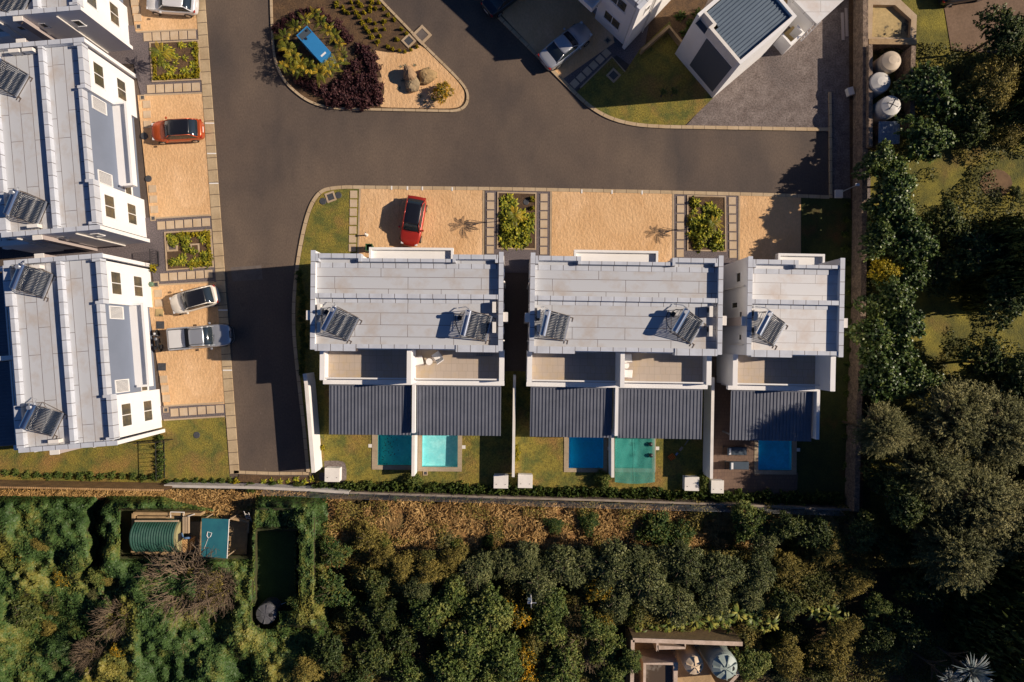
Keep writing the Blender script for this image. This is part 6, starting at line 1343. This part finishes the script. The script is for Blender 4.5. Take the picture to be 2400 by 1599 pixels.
# tangle of smaller bushes that closes the woodland canopy, and scrub on the creeper slope
kinds=['olive','green','silver','dark','creep','flower','feather','olive','green','dark']
def ok(x,y): return not keepout(np.array([x]),np.array([y]))[0]
n_=0
while n_<180:
    x=rng.uniform(705,2010); y=rng.uniform(1275,1600) if x<1300 or x>1750 else rng.uniform(1300,1480)
    if not ok(x,y) or (820<x<1010 and 1420<y<1560) or (1450<x<1760 and y>1470): continue
    kd=kinds[rng.integers(len(kinds))]; 
    if x>1400 and x<1800 and kd=='creep': kd='silver'
    n_+=1; plant('woodland_bush','x','bush',kd,x,y,rng.uniform(16,34),rng.uniform(1.6,4.2),'bushes filling the woodland',0)
for _ in range(34):
    x=rng.uniform(1385,1800); y=rng.uniform(1305,1435); plant('silvery_bush','x','bush','silver',x,y,rng.uniform(24,38),rng.uniform(3.6,5.2),'bushes filling the silvery canopy',0)
for _ in range(16):
    x=rng.uniform(1465,1800); y=rng.uniform(1432,1486); t=plant('banana_plant','x','plant','banana',x,y,rng.uniform(22,30),2.6,'banana leaves above the compound wall',1.4)
n_=0
while n_<46:
    x=rng.uniform(-10,720); y=rng.uniform(1175,1610)
    if not ok(x,y) or (585<x<700 and 1200<y<1480) or (y<1320 and 200<x<600) : continue
    n_+=1; o=plant('slope_bush','x','bush',['olive','feather','creep','green','flower'][rng.integers(5)],x,y,rng.uniform(14,30),rng.uniform(.9,1.8),'bushes on the creeper slope',float(hgt(np.array([x]),np.array([y]))[0])*.8)
for (x,y,r,h,l) in ((40,1440,44,3.0,'dark tree at the left edge beside the shaded hollow of the creeper slope'),(250,1400,40,2.2,'dark tree below the narrow trench of the creeper slope'),(120,1400,34,2.0,'dark bushy tree above the shaded hollow of the creeper slope')):
    tree('broadleaf_tree',l,'tree','dark',x,y,r,h,GB)
# labels of repeats: say which row and which place in it
ORD=['first','second','third','fourth','fifth','sixth','seventh','eighth','ninth','tenth','eleventh','twelfth','thirteenth','fourteenth','fifteenth','sixteenth','seventeenth','eighteenth','nineteenth','twentieth']
def relabel(group, base, rows=1, along='x'):
    os_=[o for o in bpy.data.objects if o.parent is None and o.get('group')==group]
    os_.sort(key=lambda o:(-o.location.y if along=='x' else o.location.x))
    n=len(os_); per=math.ceil(n/rows)
    for r in range(rows):
        row_=sorted(os_[r*per:(r+1)*per], key=lambda o:(o.location.x if along=='x' else -o.location.y))
        for i,o in enumerate(row_):
            q='%s from the %s'%((ORD[i] if i<20 else 'number %d'%(i+1)),'left' if along=='x' else 'top')
            o['label']=(base+', '+q) if rows==1 else base+', '+('top row' if r==0 else 'bottom row' if r==rows-1 else ORD[r]+' row')+', '+q
relabel('hedge shrubs along the timber fence','hedge shrub along the timber fence')
relabel('hedge shrubs below the left lawn','hedge shrub below the left lawn')
relabel('shrubs along the black railing','shrub growing on the black railing',1,'y')
relabel('large leaved plants at the road end','large leaved plant at the road end')
relabel('yellow plants against the long wall','yellow plant against the long white wall',1,'y')
for g_,b_ in (('hedge below the dark teal pool','hedge shrub below the dark teal pool'),('hedge below the pale turquoise pool','hedge shrub below the pale turquoise pool'),('hedge below the plain blue pool','hedge shrub below the plain blue pool'),('hedge below the netted pool','hedge shrub below the netted pool'),('hedge below the brown deck','hedge shrub below the brown deck')): relabel(g_,b_)
relabel('shaded shrubs left of the first double house','shaded shrub left of the corner house',1,'y'); relabel('shaded shrubs along the stone wall','shaded shrub on the earth strip by the stone wall',1,'y')
[relabel('creepers on the boundary wall '+q_,'creeper on the boundary wall '+q_,1) for q_ in ('by the road end','below the first double garden','below the middle garden','below the brown deck')]; relabel('leafy plants of the lower left square','low leafy plant in the lower left bed',3); relabel('golden shrubs near the top edge','golden island shrub near the top edge',2); relabel('golden shrubs in the middle of the island bed','golden shrub in mid island bed',4); relabel('golden shrubs bordering the island sand','golden shrub bordering the island sand')
relabel('purple shrubs above the island palms','purple shrub above the island palms'); relabel('purple shrubs along the left island kerb','purple shrub along the left island kerb',1,'y'); relabel('purple shrub mass below the island palms','purple shrub below the island palms',4)
relabel('palms above the blue cabin','golden green palm above the blue cabin'); relabel('palms below the blue cabin','golden green palm below the blue cabin',2)
relabel('shrubs between the diagonal houses','green shrub between the diagonal houses')
for g_,b_,n_ in (('strap plants of the upper left square','strap plant in the upper left bed',4),('upper strap plants of the lower left square','strap plant, upper part of lower left bed',2),('lower strap plants of the lower left square','strap plant, lower part of lower left bed',3),
    ('leafy plants of the square by the red hatchback','leafy plant in bed beside red hatchback',3),('strap plants of the square by the red hatchback','strap plant in bed beside red hatchback',5),('upper strap plants of the square by the red hatchback','upper corner strap plant beside red hatchback',2),
    ('leafy plants of the square by the leaf shaded sand','leafy plant in the rightmost bed',3),('strap plants of the square by the leaf shaded sand','strap plant in the rightmost bed',5)): relabel(g_,b_,n_)
for g_,b_,al in (('golden lower row of the upper left square','golden plant, lower edge of upper left bed','x'),('golden right row of the upper left square','golden plant, right edge of upper left bed','y'),('golden left row of the upper left square','golden plant, left edge of upper left bed','y'),
    ('golden right row of the lower left square','golden plant, right edge of lower left bed','y'),('golden lower row of the lower left square','golden plant, lower edge of lower left bed','x'),('golden upper row of the lower left square','golden plant, upper edge of lower left bed','x'),
    ('golden plants of the square by the red hatchback','golden plant in bed beside red hatchback','y'),('golden plants of the square by the leaf shaded sand','golden plant at left edge of the rightmost bed','y')): relabel(g_,b_,1,al)
relabel('trees beyond the right edge','unseen dark tree added beyond the right edge for shade',1,'y')
for o in bpy.data.objects:
    if o.parent is None and o.get('label') and len(str(o['label']).split())>16: print('LONG', o.name, o['label'])

relabel('bushes filling the silvery canopy','silvery bush of the grey canopy',4); relabel('banana leaves above the compound wall','clump of banana leaves above the compound'); relabel('bushes filling the woodland','woodland bush',14); relabel('bushes on the creeper slope','bush on the creeper slope',4)
